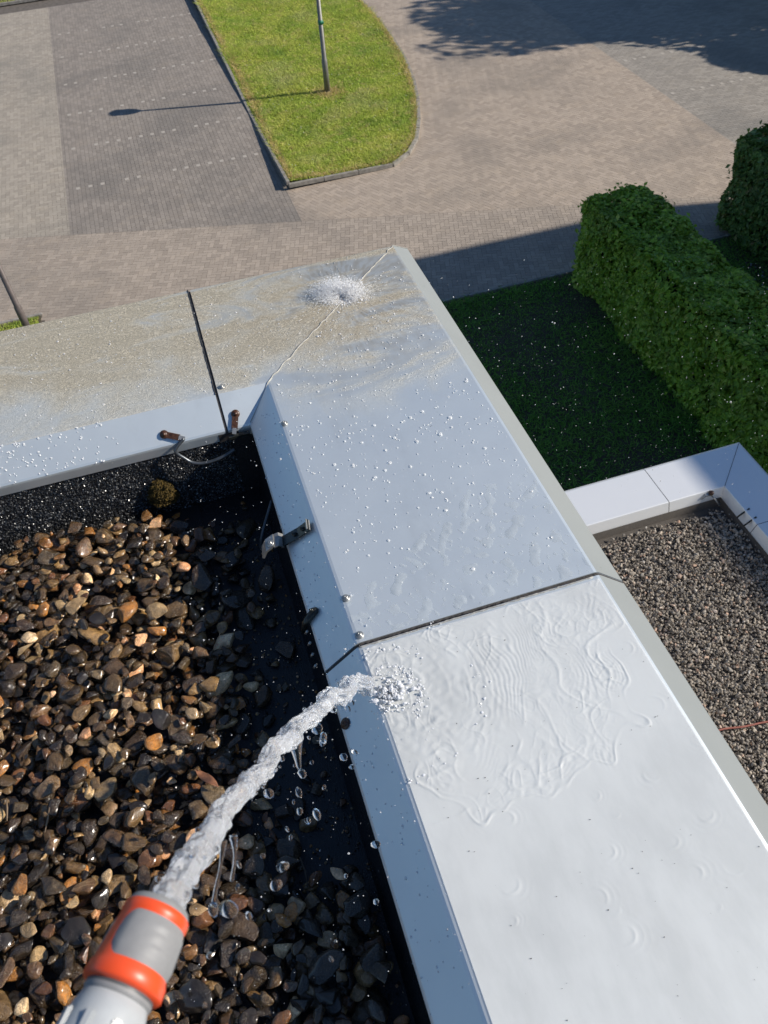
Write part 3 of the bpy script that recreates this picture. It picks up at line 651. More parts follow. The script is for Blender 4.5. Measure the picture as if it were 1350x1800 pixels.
# ================================================================ WET PEBBLES ON THE ROOF
def pebble_variant(base, g2):
    V = base[0].copy()
    for _ in range(g2.integers(6, 13)):
        nn = g2.normal(size=3); nn /= np.linalg.norm(nn); d = g2.uniform(.30, .80); k = V@nn-d; V -= np.clip(k, 0, None)[:, None]*nn*.92
    V = V*(1+.06*Noise(3, 3.0, seed=int(g2.integers(1e6)))(V)+.02*Noise(3, 8, seed=int(g2.integers(1e6)))(V))[:, None]
    V -= V.mean(0); V /= np.abs(V).max(0); return V
g2 = np.random.default_rng(5)
VAR3 = [pebble_variant(ICO3, g2) for _ in range(26)]
VAR2 = [pebble_variant(ICO2, g2) for _ in range(26)]
PX0, PX1, PY0, PY1, RES = -1.35, .03, -.25, 1.19, .0025
NX, NY = int((PX1-PX0)/RES), int((PY1-PY0)/RES); HM = np.zeros((NY, NX), np.float32)
def density(x, y):
    d = np.interp(x, [-.17, -.125, -.07, -.02, .02], [1, .45, .2, .07, .02])
    if x > -.24: d *= np.interp(y, [1.10, 1.15, 1.19], [1, .35, .03])
    else: d *= np.interp(y, [1.15, 1.19], [1, .45])
    if y < .38: d = max(d, np.interp(x, [-.1, .0, .03], [1, .55, .2]))
    return d
pebs = []; area = (PX1-PX0)*(PY1-PY0); acc = 0; tries = 0
while acc < 2.4*area and tries < 30000:
    tries += 1
    a = float(np.clip(g2.lognormal(math.log(.0118), .42), .0045, .029)); b = a*g2.uniform(.55, .95); c = a*g2.uniform(.28, .6); yaw = g2.uniform(0, 6.283)
    best = None; cx0, cy0 = g2.uniform(PX0+.03, PX1-.012), g2.uniform(PY0+.03, PY1-.02)
    if g2.random() > density(cx0, cy0): acc += math.pi*a*b*.5; continue
    if cx0 < -.85 and g2.random() < .0: continue
    n = int(a/RES)+1; ii = np.arange(-n, n+1)*RES; dx, dy = np.meshgrid(ii, ii); ca, sa = math.cos(yaw), math.sin(yaw)
    r2 = ((dx*ca+dy*sa)/a)**2+((-dx*sa+dy*ca)/b)**2; msk = r2 < 1; prof = c*np.sqrt(np.clip(1-r2, 0, 1))
    for _ in range(5):
        cx = min(max(cx0+g2.normal(0, a*.8), PX0+a+.004), PX1-a*.4); cy = min(max(cy0+g2.normal(0, a*.8), PY0+a+.004), PY1-a)
        ix, iy = int((cx-PX0)/RES), int((cy-PY0)/RES)
        if ix-n < 0 or iy-n < 0 or ix+n+1 > NX or iy+n+1 > NY: continue
        hp = HM[iy-n:iy+n+1, ix-n:ix+n+1]; zc = float((hp+prof)[msk].max())
        if best is None or zc < best[0]: best = (zc, cx, cy, ix, iy)
    if best is None: continue
    zc, cx, cy, ix, iy = best
    if zc+c > .075: acc += math.pi*a*b*.3; continue
    zc -= .25*c*(1 if zc > c*1.2 else 0)
    hp = HM[iy-n:iy+n+1, ix-n:ix+n+1]; hp[msk] = np.maximum(hp[msk], (zc+prof)[msk]); acc += math.pi*a*b
    pebs.append((cx, cy, zc, a, b, c, yaw, g2.normal(0, .22), g2.normal(0, .22), int(g2.integers(26))))
gb = box('gravel_bed', (PX0, PY0, DECK+.0005), (-.10, 1.185, DECK+.003), M_bit); tag(gb, 'bed of wet brown pebbles on the flat roof', kind='structure')
Pp = np.array([q[:3] for q in pebs]); Sz = np.array([q[3:6] for q in pebs]); Pw = Pp+[0, 0, DECK]
PXX, PYY, PD = project(Pw); inframe = (PXX > -30) & (PXX < 1380) & (PYY > -30) & (PYY < 1850)
topz = np.array([HM[min(NY-1, int((q[1]-PY0)/RES)), min(NX-1, int((q[0]-PX0)/RES))] for q in pebs]); is_top = (Pp[:, 2]+Sz[:, 2]) > topz-.003
score = np.where(inframe & is_top, Sz[:, 0]*Sz[:, 1]/PD**2, 0); solo = set(np.argsort(-score)[:300].tolist())
def rot_of(q): return (Matrix.Rotation(q[6], 3, 'Z') @ Matrix.Rotation(q[7], 3, 'X') @ Matrix.Rotation(q[8], 3, 'Y'))
solo_me = []
for v in VAR3:
    me = np_me('pebble', v, ICO3[1]); me.materials.append(M_peb_o); me.polygons.foreach_set('use_smooth', np.ones(len(me.polygons), bool)); solo_me.append(me)
for k in solo:
    q = pebs[k]; o = bpy.data.objects.new('pebble', solo_me[q[9]]); COL.objects.link(o); o.parent = gb
    o.location = Pw[k]; o.scale = Sz[k]; o.rotation_euler = rot_of(q).to_euler()
rest = [k for k in range(len(pebs)) if k not in solo]
for nm, VAR, IC_, sel in (('pebbles', VAR3, ICO3, [k for k in rest if inframe[k] and is_top[k]]), ('lower_pebbles', VAR2, ICO2, [k for k in rest if not (inframe[k] and is_top[k])])):
    Vs, Fs, off = [], [], 0
    for vi in range(26):
        s = [k for k in sel if pebs[k][9] == vi]
        if not s: continue
        Rm = np.array([np.array(rot_of(pebs[k])) for k in s]); V, F = scatter((VAR[vi], IC_[1]), Pw[s], Sz[s], Rm); Vs.append(V); Fs.append(F+off); off += len(V)
    o = link(nm, np_me(nm, np.concatenate(Vs), np.concatenate(Fs)), M_peb_i, gb, True); tag(o, kind='stuff')
print('pebbles', len(pebs), 'max', HM.max(), 'mean', HM[:, :NX-60].mean())
# thin grit between the pebbles and on the bare membrane
n = 5000; gq = np.stack([rng.uniform(-.75, .03, n), rng.uniform(.1, 1.12, n), np.full(n, DECK+.001)], -1)
V, F = scatter(ICO1, gq, rng.uniform(.0008, .0035, (n, 1))*rng.uniform(.6, 1.2, (n, 3)), rand_rot(n)); tag(link('grit', np_me('grit', V, F), M_peb_i, gb), kind='stuff')
# moss cushion
mc = px(285, 868, -1.165); t = empty('moss_clump', mc); tag(t, 'brown green moss cushion at the foot of the granulated upstand', 'moss')
mv = ICO3[0].copy(); mv = mv*(1-.22*np.clip(mv[:, 2:], 0, 1)*np.hypot(mv[:, :1], mv[:, 1:2])); mv = mv*(1+.20*Noise(3, 3, seed=9)(mv)+.10*Noise(3, 11, seed=8)(mv))[:, None]*[.027, .020, .033]; mv[:, 2] = np.maximum(mv[:, 2], -.012)
M_moss = (lambda g: (g.col(g.ramp(g.noise(g.pos(), 160, 4), [(.3, (.03, .022, .006)), (.5, (.10, .065, .012)), (.7, (.19, .12, .02))])), g.bump(g.noise(g.pos(), 500, 3), .003), g.m)[-1])(G('moss', .9))
link('cushion', np_me('m', mv+np.array(mc), ICO3[1]), M_moss, t, True)
mi = rng.integers(0, len(mv), 16000); mp = mv[mi]+rng.normal(0, .0016, (len(mi), 3)); mn = mp/np.linalg.norm(mp, axis=1)[:, None]
leaf_mesh('shoots', mp+np.array(mc)+mn*.001, mn, .0034, M_moss, t, 1.3)
# dead leaf and twigs on the stones
def top_at(x, y):
    ix, iy = int((x-PX0)/RES), int((y-PY0)/RES); return DECK+float(HM[max(0, iy-3):iy+4, max(0, ix-3):ix+4].max())
q = px(369, 1378, -1.165); q.z = top_at(q.x, q.y)+.004; V = []; F = []
for k in range(9):
    s = k/8-.5; wv = .0065*math.cos(s*math.pi)**.6 if abs(s) < .499 else .0006; cu = .006*math.sin(s*5)
    ctr = q+Vector((s*.030, -s*.042, cu)); sd_ = Vector((.042, .030, 0)).normalized()*wv; V += [ctr-sd_+Vector((0, 0, .004)), ctr, ctr+sd_+Vector((0, 0, .003))]
for k in range(8): F += [(k*3, k*3+1, k*3+4, k*3+3), (k*3+1, k*3+2, k*3+5, k*3+4)]
o = link('dead_leaf', py_me('leaf', V, F), simple('dead_leaf', (.26, .115, .06), .5, 0, .3, 150), None, True); solid(o, .0006)
tag(o, 'curled reddish brown dead leaf lying on the pebbles by the shadow edge', 'leaf')
for (x0, y0, x1, y1, lab) in ((525, 1500, 538, 1552, 'thin dark twig lying among the shaded pebbles'), (18, 1410, 20, 1450, 'thin pale stalk among the pebbles at the left edge'), (92, 1425, 86, 1470, 'short reddish stalk among the sunlit pebbles at left')):
    A = px(x0, y0, -1.16); B = px(x1, y1, -1.16); A.z = top_at(A.x, A.y)+.002; B.z = top_at(B.x, B.y)+.002; md = (A+B)/2+Vector((.002, 0, .003))
    tag(tube('twig', [A, md, B], [.001, .0013, .0008], M_bark if 'dark' in lab else simple('stalk', (.22, .15, .09), .7), None, 6), lab, 'twig')

# ================================================================ LOWER WING
DL = 4.75
LX, LY = 4.02, 3.77; LXI, LYI = 3.645, 3.375
low = empty('lower_wing', (2.2, -1, 0)); tag(low, 'lower flat roofed wing with pale coping at the right', 'building')
bmw = bmesh.new(); box_bm(bmw, (.50, -9, -.05), (LX-.03, LY-.03, R(-DL-.20))); link('wall', bm_me('w', bmw), M_wall, low)
box('parapet', (.50, LYI+.05, R(-DL-.20)), (LX-.04, LY-.04, R(-DL-.012)), M_wall, low); box('parapet', (LXI+.05, -9, R(-DL-.20)), (LX-.04, LYI+.05, R(-DL-.012)), M_wall, low)
PROF_MAIN = PROF
PROF = fold([(-.03, -DL-.092), (-.03, -DL-.087), (0, -DL), (LX-LXI, -DL), (LX-LXI+.03, -DL-.02), (LX-LXI+.03, -DL-.10)], .005)
sL = lambda X: (lambda o, z: (X, LYI+o, R(z))); sR = lambda Y: (lambda o, z: (LXI+o, Y, R(z))); mt = lambda o, z: (LXI+o, LYI+o, R(z))
XS = 3.15
pa = link('coping_panel', strip_me('la', [sL(.50), sL(XS-.003)]), M_cop2, low); pb = link('coping_corner', strip_me('lb', [sL(XS+.003), mt, sR(2.95)]), M_cop2, low); pc = link('coping_panel', strip_me('lc', [sR(2.944), sR(-8)]), M_cop2, low)
for o in (pa, pb, pc): solid(o, .003)
for f0, f1 in ((sL(XS-.02), sL(XS+.02)), (sR(2.967), sR(2.927))):
    me = strip_me('lj', [f0, f1])
    for v in me.vertices: v.co.z -= .004
    link('joint_seal', me, M_rubber, low)
PROF = PROF_MAIN

wl = tube('mitre_line', [Vector(mt(o, -DL))+Vector((0, 0, .0005)) for o in np.linspace(0, LX-LXI, 8)], .0025, simple('mitre_dark', (.12, .12, .13), .6), pb, 6); wl.parent = pb
LDECK = R(-DL-.150)
box('roof_membrane', (.50, -8.9, LDECK-.05), (LXI+.05, LYI+.05, LDECK), M_bit2, low)
link('upstand', py_me('lu', [(.5, LYI-.025, R(-DL-.08)), (LXI, LYI-.025, R(-DL-.08)), (LXI, LYI-.055, LDECK+.002), (.5, LYI-.055, LDECK+.002)], [(0, 3, 2, 1)]), M_bit2, low)
link('upstand', py_me('lu', [(LXI-.025, LYI, R(-DL-.08)), (LXI-.025, -8, R(-DL-.08)), (LXI-.055, -8, LDECK+.002), (LXI-.055, LYI, LDECK+.002)], [(0, 3, 2, 1)]), M_bit2, low)
lg = box('lower_gravel_bed', (.52, -1.0, LDECK+.0005), (LXI-.12, LYI-.14, LDECK+.004), M_bit2); tag(lg, 'bed of fine grey brown gravel on the lower roof', kind='structure')
n = 52000; q = np.stack([rng.uniform(.9, LXI-.04, n), rng.uniform(.2, LYI-.07, n), np.zeros(n)], -1)
edge = np.minimum(LXI-.08-q[:, 0], LYI-.13-q[:, 1]); q = q[rng.random(n) < np.clip(.5+edge/.10, .0, 1)]; n = len(q)
q[:, 2] = LDECK+rng.uniform(.004, .034, n)
sz = np.clip(rng.lognormal(math.log(.0100), .33, n), .005, .022)[:, None]*np.stack([np.ones(n), rng.uniform(.6, .95, n), rng.uniform(.45, .8, n)], -1)
VARG = [pebble_variant(ICO1, g2) for _ in range(8)]; Vs, Fs, off = [], [], 0; vi = rng.integers(0, 8, n); RR = rand_rot(n)
for v in range(8):
    s = vi == v; V, F = scatter((VARG[v], ICO1[1]), q[s], sz[s], RR[s]); Vs.append(V); Fs.append(F+off); off += len(V)
tag(link('gravel_stones', np_me('lgv', np.concatenate(Vs), np.concatenate(Fs)), M_gravel, lg), kind='stuff')
# clamp at the lower coping corner, edge pins, red cable
q = px(1243, 872, -DL-.05); t = empty('corner_clamp', q); tag(t, 'small steel clamp near the corner of the lower coping', 'clamp')
strap('plate', [q+Vector((-.06, 0, .0)), q+Vector((-.03, -.005, .03)), q+Vector((.02, -.01, .03))], (0, 1, 0), .035, .008, M_steel, t)
V, F = lathe([(0, .02), (.015, .02), (.02, .012), (.02, .001)], q+Vector((.02, -.01, .034)), (0, 0, 1), 12); link('bolt', py_me('b', V, F), M_rust, t, True)
tube('wire_loop', [q+Vector((.02, -.02, .02)), q+Vector((.03, -.06, .01)), q+Vector((.06, -.09, -.04)), q+Vector((.09, -.06, -.06))], .006, M_steel, t, 8)
for (x, y, lab) in ((1306, 905, 'upper of two dark pins on the shaded lower coping'), (1318, 920, 'lower of two dark pins on the shaded lower coping')):
    q = px(x, y, -DL-.04); tag(tube('edge_pin', [q+Vector((-.05, 0, -.01)), q+Vector((0, .005, .02)), q+Vector((.05, .01, .045))], .007, M_dark, None, 8), lab, 'pin')
q0 = px(1262, 1284, -DL-.098); q1 = px(1352, 1269, -DL-.098)
tag(tube('red_cable', [q0+(q0-q1)*1.2]+[q0.lerp(q1, s)+Vector((0, .004*math.sin(9*s), .002*math.sin(14*s))) for s in np.linspace(0, 1.6, 14)], .0065, simple('red_cable', (.30, .10, .07), .6), None, 8), 'thin reddish cable lying across the lower gravel roof', 'cable')

# ================================================================ BUILDING AND TREES BEYOND THE FRAME (they cast the shade)
HC = 13.0; CX = 3.55+1.4375*(HC-4.75); CY = 14.92-.3555*HC
tb = empty('tall_block', (CX+6, CY-8, 0)); tag(tb, 'tall rendered block standing right of the picture and shading the lawn', 'building')
box('wall', (CX, CY-24, -.05), (CX+14, CY, HC-.1), M_wall, tb); box('roof_edge', (CX-.04, CY-24.04, HC-.1), (CX+14.04, CY+.04, HC), M_cop2, tb)
g = G('window_glass', .05); g.col((.04, .05, .06)); M_glass = g.m
for f in range(4):
    for k in range(5):
        y1 = CY-1.6-k*3.2; wf = box('window', (CX-.05, y1-1.5, 1+3.1*f), (CX-.002, y1, 2.5+3.1*f), M_cop2, tb); box('pane', (CX-.06, y1-1.42, 1.08+3.1*f), (CX-.052, y1-.08, 2.42+3.1*f), M_glass, wf)
    for k in range(4):
        x1 = CX+1.5+k*3.2; wf = box('window', (x1, CY+.002, 1+3.1*f), (x1+1.5, CY+.05, 2.5+3.1*f), M_cop2, tb); box('pane', (x1+.08, CY+.052, 1.08+3.1*f), (x1+1.42, CY+.06, 2.42+3.1*f), M_glass, wf)
def tree(base, h, rx, rz, n, size, label, seed, lumpy=.3):
    t = empty('yard_tree', base); tag(t, label, 'tree'); B = Vector(base); g3 = np.random.default_rng(seed); zc = h-rz
    tube('trunk', [B+Vector((0, 0, -.1)), B+Vector((.05, .03, zc*.5)), B+Vector((.1, 0, zc+rz*.5))], [.24, .19, .06], M_bark, t, 12)
    for k in range(7):
        a = k*.9+seed; s = B+Vector((.05, 0, zc*.6+.25*k)); e = B+Vector((rx*.75*math.cos(a), rx*.75*math.sin(a), zc+rz*(.1*k-.3))); tube('limb', [s, s.lerp(e, .5)+Vector((0, 0, .3)), e], [.09, .06, .02], M_bark, t, 8)
    d = g3.normal(size=(n, 3)); d /= np.linalg.norm(d, axis=1)[:, None]; r = g3.random(n)**.45
    k = 1+lumpy*Noise(3, 3.4, seed=seed)(d)+lumpy*.6*Noise(3, 8, seed=seed+1)(d)
    P = d*(r*k)[:, None]*[rx, rx, rz]+np.array([B.x, B.y, B.z+zc]); leaf_mesh('crown', P, d, size, M_hedge, t)
tree((27.9, 24.9, 0), 11.0, 4.3, 4.5, 30000, .34, 'spreading tree standing out of view beyond the right parking stalls', 41)
tree((25.8, 19.9, 0), 6.0, 2.0, 2.0, 16000, .24, 'round clipped tree standing out of view near the right stalls', 51, .03)

# ================================================================ WATER
# rippled film running over the front panel and just across the seam
def film(name, x0, x1, y0, y1, fn, parent=None, res=.002, mat=None):
    xs = np.arange(x0, x1+1e-6, res); ys = np.arange(y0, y1+1e-6, res); X, Y = np.meshgrid(xs, ys); h, m = fn(X, Y)
    V = np.stack([X, Y, R(-1.0)+.0011+h], -1).reshape(-1, 3); idx = np.arange(X.size).reshape(X.shape)
    F = np.stack([idx[:-1, :-1], idx[:-1, 1:], idx[1:, 1:], idx[1:, :-1]], -1).reshape(-1, 4); F = F[m.ravel()[F].all(1)]
    return link(name, np_me(name, V, F), mat or M_film, parent, True)
LAND = px(690, 1222, -1.0)
drops_r = [px(x, y, -1) for x, y in ((1205, 1215), (1225, 1300), (1145, 1362), (1082, 1433), (1068, 1497), (1220, 1535), (1262, 1595), (1100, 1140), (1300, 1340), (1080, 1600), (890, 1440), (1045, 1400), (1320, 1455), (1180, 1480), (1095, 1645), (895, 1555), (1290, 1520), (1150, 1240), (1170, 1090), (900, 1620), (1050, 1580), (1240, 1430))]
pol = [px(x, y, -1) for x, y in ((632, 1150), (850, 1083), (1046, 1022), (1092, 1095), (1078, 1150), (1108, 1215), (1128, 1262), (1090, 1300), (1075, 1335), (1020, 1352), (985, 1390), (900, 1412), (840, 1435), (775, 1400), (735, 1350), (690, 1310), (650, 1215))]
POL = np.array([(v.x, v.y) for v in pol])
def seg_dist(X, Y, P):
    D = np.full(X.shape, 9.0)
    for a, b in zip(P, np.roll(P, -1, 0)):
        d = b-a; t = np.clip(((X-a[0])*d[0]+(Y-a[1])*d[1])/(d@d), 0, 1); D = np.minimum(D, np.hypot(X-a[0]-t*d[0], Y-a[1]-t*d[1]))
    return D
def ripples(X, Y):
    Q = np.stack([X, Y], -1); n1 = Noise(2, 26, seed=61)(Q); n2 = Noise(2, 70, seed=62)(Q); n3 = Noise(2, 170, seed=63)(Q); n4 = Noise(2, 380, seed=64)(Q)
    ins = in_poly(np.c_[X.ravel(), Y.ravel()], POL.tolist()).reshape(X.shape); sdist = np.where(ins, 1, -1)*seg_dist(X, Y, POL)+.010*n2+.004*n3
    r = np.hypot(X-LAND.x, (Y-LAND.y)*1.0)+.011*n1+.004*n2
    A = 1/(1+np.exp(-sdist/.006)); jet = np.exp(-((r-.055)/.05)**2)
    h = A*(.00016*np.sin(2*math.pi*sdist/.0075)*np.exp(-np.clip(sdist, 0, 1)/.03)*np.clip(.5+n2, 0, 1.5)+.00022*n3*np.clip(sdist/.02, 0, 1)*(.5+.5*n1)+.00017*n4*np.clip(.6+.8*n2, 0, 1))
    def ridge(f, sd, wd): return np.exp(-(Noise(2, f, seed=sd)(Q+.006*np.stack([n2, n1], -1))/wd)**2)
    inn = np.clip(sdist/.012, 0, 1); patch = np.clip(.45+.8*n1, 0, 1.2)
    h += A*.00016*np.sin(2*math.pi*(r+.020*n1+.007*n2+.002*n3)/.0088)*np.clip((r-.05)/.05, 0, 1)*np.clip(.25+1.0*Noise(2, 45, seed=210)(Q), 0, 1.2)
    h += .7*inn*(.0009*ridge(62, 201, .08)*patch+.00075*ridge(115, 202, .13)*np.clip(.5+.7*n2, 0, 1.2)+.00050*ridge(210, 203, .2)*np.clip(.45+.8*n2, 0, 1.3)+.00028*ridge(400, 204, .3)*np.clip(.3+.9*n1, 0, 1.3))
    h += .0006*np.exp(-((sdist+.012*n1-.034)/.002)**2)*np.clip(.3+.8*n2, 0, 1.2)
    h += .0009*np.exp(-(sdist/.0022)**2)*np.clip(.6+.6*n2, 0, 1.4)                                     # raised lip at the front of the sheet
    for r0, a0 in ((.036, .0008), (.052, .0006), (.075, .0007), (.10, .0005), (.125, .0006), (.18, .0004)):           # broken hydraulic jumps
        h += a0*np.exp(-((r-r0)/.0026)**2)*np.clip(.55+.75*n3+.5*n2, 0, 1.6)
    h += .00026*n4*np.exp(-((r-.06)/.035)**2)
    for k, d in enumerate(drops_r):
        gk = np.random.default_rng(300+k); R0 = gk.uniform(.004, .013); s = gk.uniform(.35, 1.0); ph = gk.normal(-.6, .7); el = gk.uniform(.7, 1.0)
        dx, dy = X-d.x, (Y-d.y)/el; rr = np.hypot(dx, dy)+.0016*n2; side = np.clip(.35+.65*np.cos(np.arctan2(dy, dx)-ph), 0, 1)**1.6
        h += s*side*(.00060*np.exp(-((rr-R0)/.0020)**2)+.00018*np.exp(-((rr-R0*1.5-.003)/.0015)**2)+.0001*np.exp(-((rr-R0*1.9-.006)/.0015)**2))+s*.00020*np.exp(-(rr/(R0*.8))**2)
    h += .00010*Noise(2, 36, seed=70)(Q)
    return h, (X > XI+.004) & (X < XO-.003)
water = film('water_film', XI+.004, XO-.003, -.06, SEAM_R-SG-.004, ripples, res=.0012)
tag(water, 'thin rippled film of running water on the clean front coping panel', 'water film')
def ripples2(X, Y):
    Q = np.stack([X, Y], -1); n2 = Noise(2, 60, seed=72)(Q); n3 = Noise(2, 150, seed=73)(Q); n4 = Noise(2, 330, seed=74)(Q)
    e0 = 0; m = (Y < .70+.16*np.clip((X-.12)/.2, 0, 1)+.03*n2); e = .70+.16*np.clip((X-.12)/.2, 0, 1)+.03*n2-Y
    h = .0010*np.clip(n3-.3, 0, 2)*np.clip(e/.03, 0, 1)+.0007*np.clip(n4-.4, 0, 2)*np.clip(e/.03, 0, 1); return h*1.15-.0012, m & (h > .00012)
wf2 = film('water_film', XI+.004, XO-.003, SEAM_R+SG+.004, .98, ripples2, mat=M_film2); tag(wf2, 'broken splashes of water on the corner piece just past the right seam', 'water film')
n = 130; gp2 = np.stack([rng.uniform(XI+.01, XO-.01, n), rng.uniform(-.1, SEAM_R-.02, n), np.full(n, R(-1)+.0018)], -1)
V, F = scatter(ICO1, gp2, rng.uniform(.0003, .0008, (n, 1))*np.array([1, .7, .5])*rng.uniform(.6, 1.6, (n, 3)), None)
tag(link('dirt_specks', np_me('specks', V, F), M_rubber), 'tiny dark specks of grit on the wet front coping panel', 'grit', kind='stuff')
# beads of water standing on the corner piece and slopes
def beads(name, P, r, nrm, label):
    n = len(P); rr = r[:, None]*np.array([1, 1, .42])*rng.uniform(.8, 1.25, (n, 3)); a = np.array(frame_to(nrm)); M3 = np.repeat(a.T[None], n, 0)
    V, F = scatter(ICO2, P, rr, M3); o = link(name, np_me(name, V, F), M_spray, None, True); tag(o, label, 'water', kind='stuff')
n = 1000; bp = np.stack([rng.uniform(XI+.01, XO-.01, n), .66+rng.beta(1.6, 1.4, n)*.95, np.full(n, R(-1.0)+.0006)], -1); bp = bp[bp[:, 0] > bp[:, 1]-(YI-XI)+.004]
beads('water_beads', bp, np.clip(rng.lognormal(math.log(.0011), .5, len(bp)), .0004, .0040), (0, 0, 1), 'scattered water beads on the rinsed part of the corner coping')
n = 900; bp = np.stack([rng.uniform(-.75, .40, n), rng.uniform(YI+.01, YO-.02, n), np.full(n, R(-1.0)+.0006)], -1); bp = bp[bp[:, 1] > bp[:, 0]+(YI-XI)+.004]
beads('water_beads', bp, np.clip(rng.lognormal(math.log(.0009), .4, len(bp)), .0004, .0024), (0, 0, 1), 'fine water beads on the grimy back coping')
n = 420; tt = rng.random(n); bx_ = -.75+.55*rng.beta(1.2, 1.6, n); bp = np.stack([bx_, YI-.0555*tt, R(-1)-.05*tt+.0006], -1)
beads('water_beads', bp, rng.uniform(.0007, .0022, n), nL, 'small water beads on the sunlit back slope')
n = 220; tt = rng.random(n); bp = np.stack([XI-.0555*tt, rng.uniform(.15, 1.2, n), R(-1)-.05*tt+.0006], -1)
beads('water_beads', bp, rng.uniform(.0005, .0015, n), nR, 'small water beads on the shaded side slope')

# the jet from the hose
JP = [(322, 1538, .425), (359, 1483, .475), (400, 1420, .545), (447, 1368, .62), (490, 1315, .71), (526, 1280, .79), (570, 1238, .90), (606, 1212, .99), (640, 1199, 1.08), (668, 1206, 1.135)]
HAX = (RGT*.26+UPV*.62+FWD*.74).normalized(); HO = pd(212, 1742, .335)            # hose axis and back ring
JP3 = [HO+HAX*.026]+[pd(*q) for q in JP]+[LAND+Vector((-.004, .0, .003))]
JR = [.0085, .0084, .0085, .0084, .0082, .0084, .0096, .0108, .0104, .0092, .0085, .0060]
def cat(P, k):
    out = []
    for i in range(len(P)-1):
        p0, p1, p2, p3 = P[max(i-1, 0)], P[i], P[i+1], P[min(i+2, len(P)-1)]
        for s in np.linspace(0, 1, k, endpoint=False): out.append(.5*((2*p1)+(p2-p0)*s+(2*p0-5*p1+4*p2-p3)*s*s+(3*p1-p0-3*p2+p3)*s**3))
    return out+[P[-1]]
nC = 64; jp = cat(JP3, 80); jr = cat(JR, 80); V, F = sweep(jp, jr, nC); V = np.array([v[:] for v in V])
ctr = np.repeat(np.array([p[:] for p in jp]), nC, 0); dirv = V-ctr; sl = np.repeat(np.linspace(0, 1, len(jp)), nC)
arc_s = np.repeat(np.cumsum([0]+[(jp[i+1]-jp[i]).length for i in range(len(jp)-1)]), nC)
un = dirv/np.linalg.norm(dirv, axis=1)[:, None]; Q = np.c_[un*.010, arc_s*.7]
Q2 = np.c_[un*.010, arc_s*.28]
k = (.92+(.10+.16*sl)*Noise(1, 190, seed=80)(arc_s[:, None]))*(1+(.10+.18*sl)*Noise(4, 300, seed=81)(Q)+(.09+.12*sl)*Noise(4, 640, seed=82)(Q)+.09*Noise(4, 900, seed=83)(Q2)+.05*Noise(4, 1900, seed=84)(Q2))
V = ctr+dirv*np.clip(k, .35, 1.9)[:, None]; sw = np.repeat(np.array([[random.gauss(0, 1) for _ in range(3)] for _ in range(len(jp))]), nC, 0)
wob = np.stack([Noise(1, 60, seed=90+i)(arc_s[:, None]) for i in range(3)], -1)*(.0050*sl)[:, None]; V += wob
jet = empty('water_jet', LAND); tag(jet, 'lumpy jet of water shooting from the hose end onto the coping', 'water')
link('stream', py_me('jet', V.tolist(), F), M_jet, jet, True)
for i, (pp, rr) in enumerate((([(518, 1300, .78), (522, 1325, .79), (526, 1350, .80)], [.008, .0045, .0022]), ([(392, 1478, .51), (388, 1520, .50), (380, 1560, .49), (375, 1592, .485)], [.0028, .0010, .0012, .0016]), ([(410, 1470, .53), (413, 1505, .52), (407, 1550, .51)], [.003, .0011, .0014]))):
    tube('strand', cat([pd(*q) for q in pp], 6), cat(rr, 6), M_drop, jet, 10)
n = 260; ji = rng.integers(40, len(jp), n); jd = rng.normal(size=(n, 3)); jd /= np.linalg.norm(jd, axis=1)[:, None]
P = np.array([jp[i][:] for i in ji])+jd*(np.array([jr[i] for i in ji])*rng.uniform(.85, 1.45, n))[:, None]
V, F = scatter(ICO2, P, rng.lognormal(math.log(.0013), .5, (n, 1))*rng.uniform(.7, 1.5, (n, 3)), rand_rot(n)); tag(link('jet_droplets', np_me('jd', V, F), M_drop, jet, True), kind='stuff')
# crown and rings where the jet lands
n = 260; a = rng.uniform(0, 6.283, n); rd = .004+np.abs(rng.normal(0, .016, n)); zz = np.abs(rng.normal(0, .007, n))*np.exp(-rd/.03)
P = np.stack([LAND.x+rd*np.cos(a)-.004, LAND.y+rd*np.sin(a)*.9, R(-1)+.002+zz], -1)
V, F = scatter(ICO2, P, np.clip(rng.lognormal(math.log(.0011), .45, (n, 1)), .0005, .0030)*rng.uniform(.6, 1.9, (n, 3)), rand_rot(n)); tag(link('landing_splash', np_me('ls', V, F), M_curl, jet, True), kind='stuff')
n = 420; a = rng.uniform(-2.6, 2.2, n); rd = rng.choice([.04, .075, .125], n, p=[.45, .35, .2])+rng.normal(0, .005, n)
P = np.stack([LAND.x+rd*np.cos(a), LAND.y+rd*np.sin(a), np.full(n, R(-1)+.0018)], -1); P = P[(P[:, 0] > XI+.004)]
P = P[Noise(2, 60, seed=33)(P[:, :2]) > .0]
V, F = scatter(ICO2, P, rng.uniform(.0005, .0014, (len(P), 1))*rng.uniform(.6, 2.0, (len(P), 3))*[1, 1, .5], None); tag(link('ring_splash', np_me('rs', V, F), M_curl, jet, True), kind='stuff')
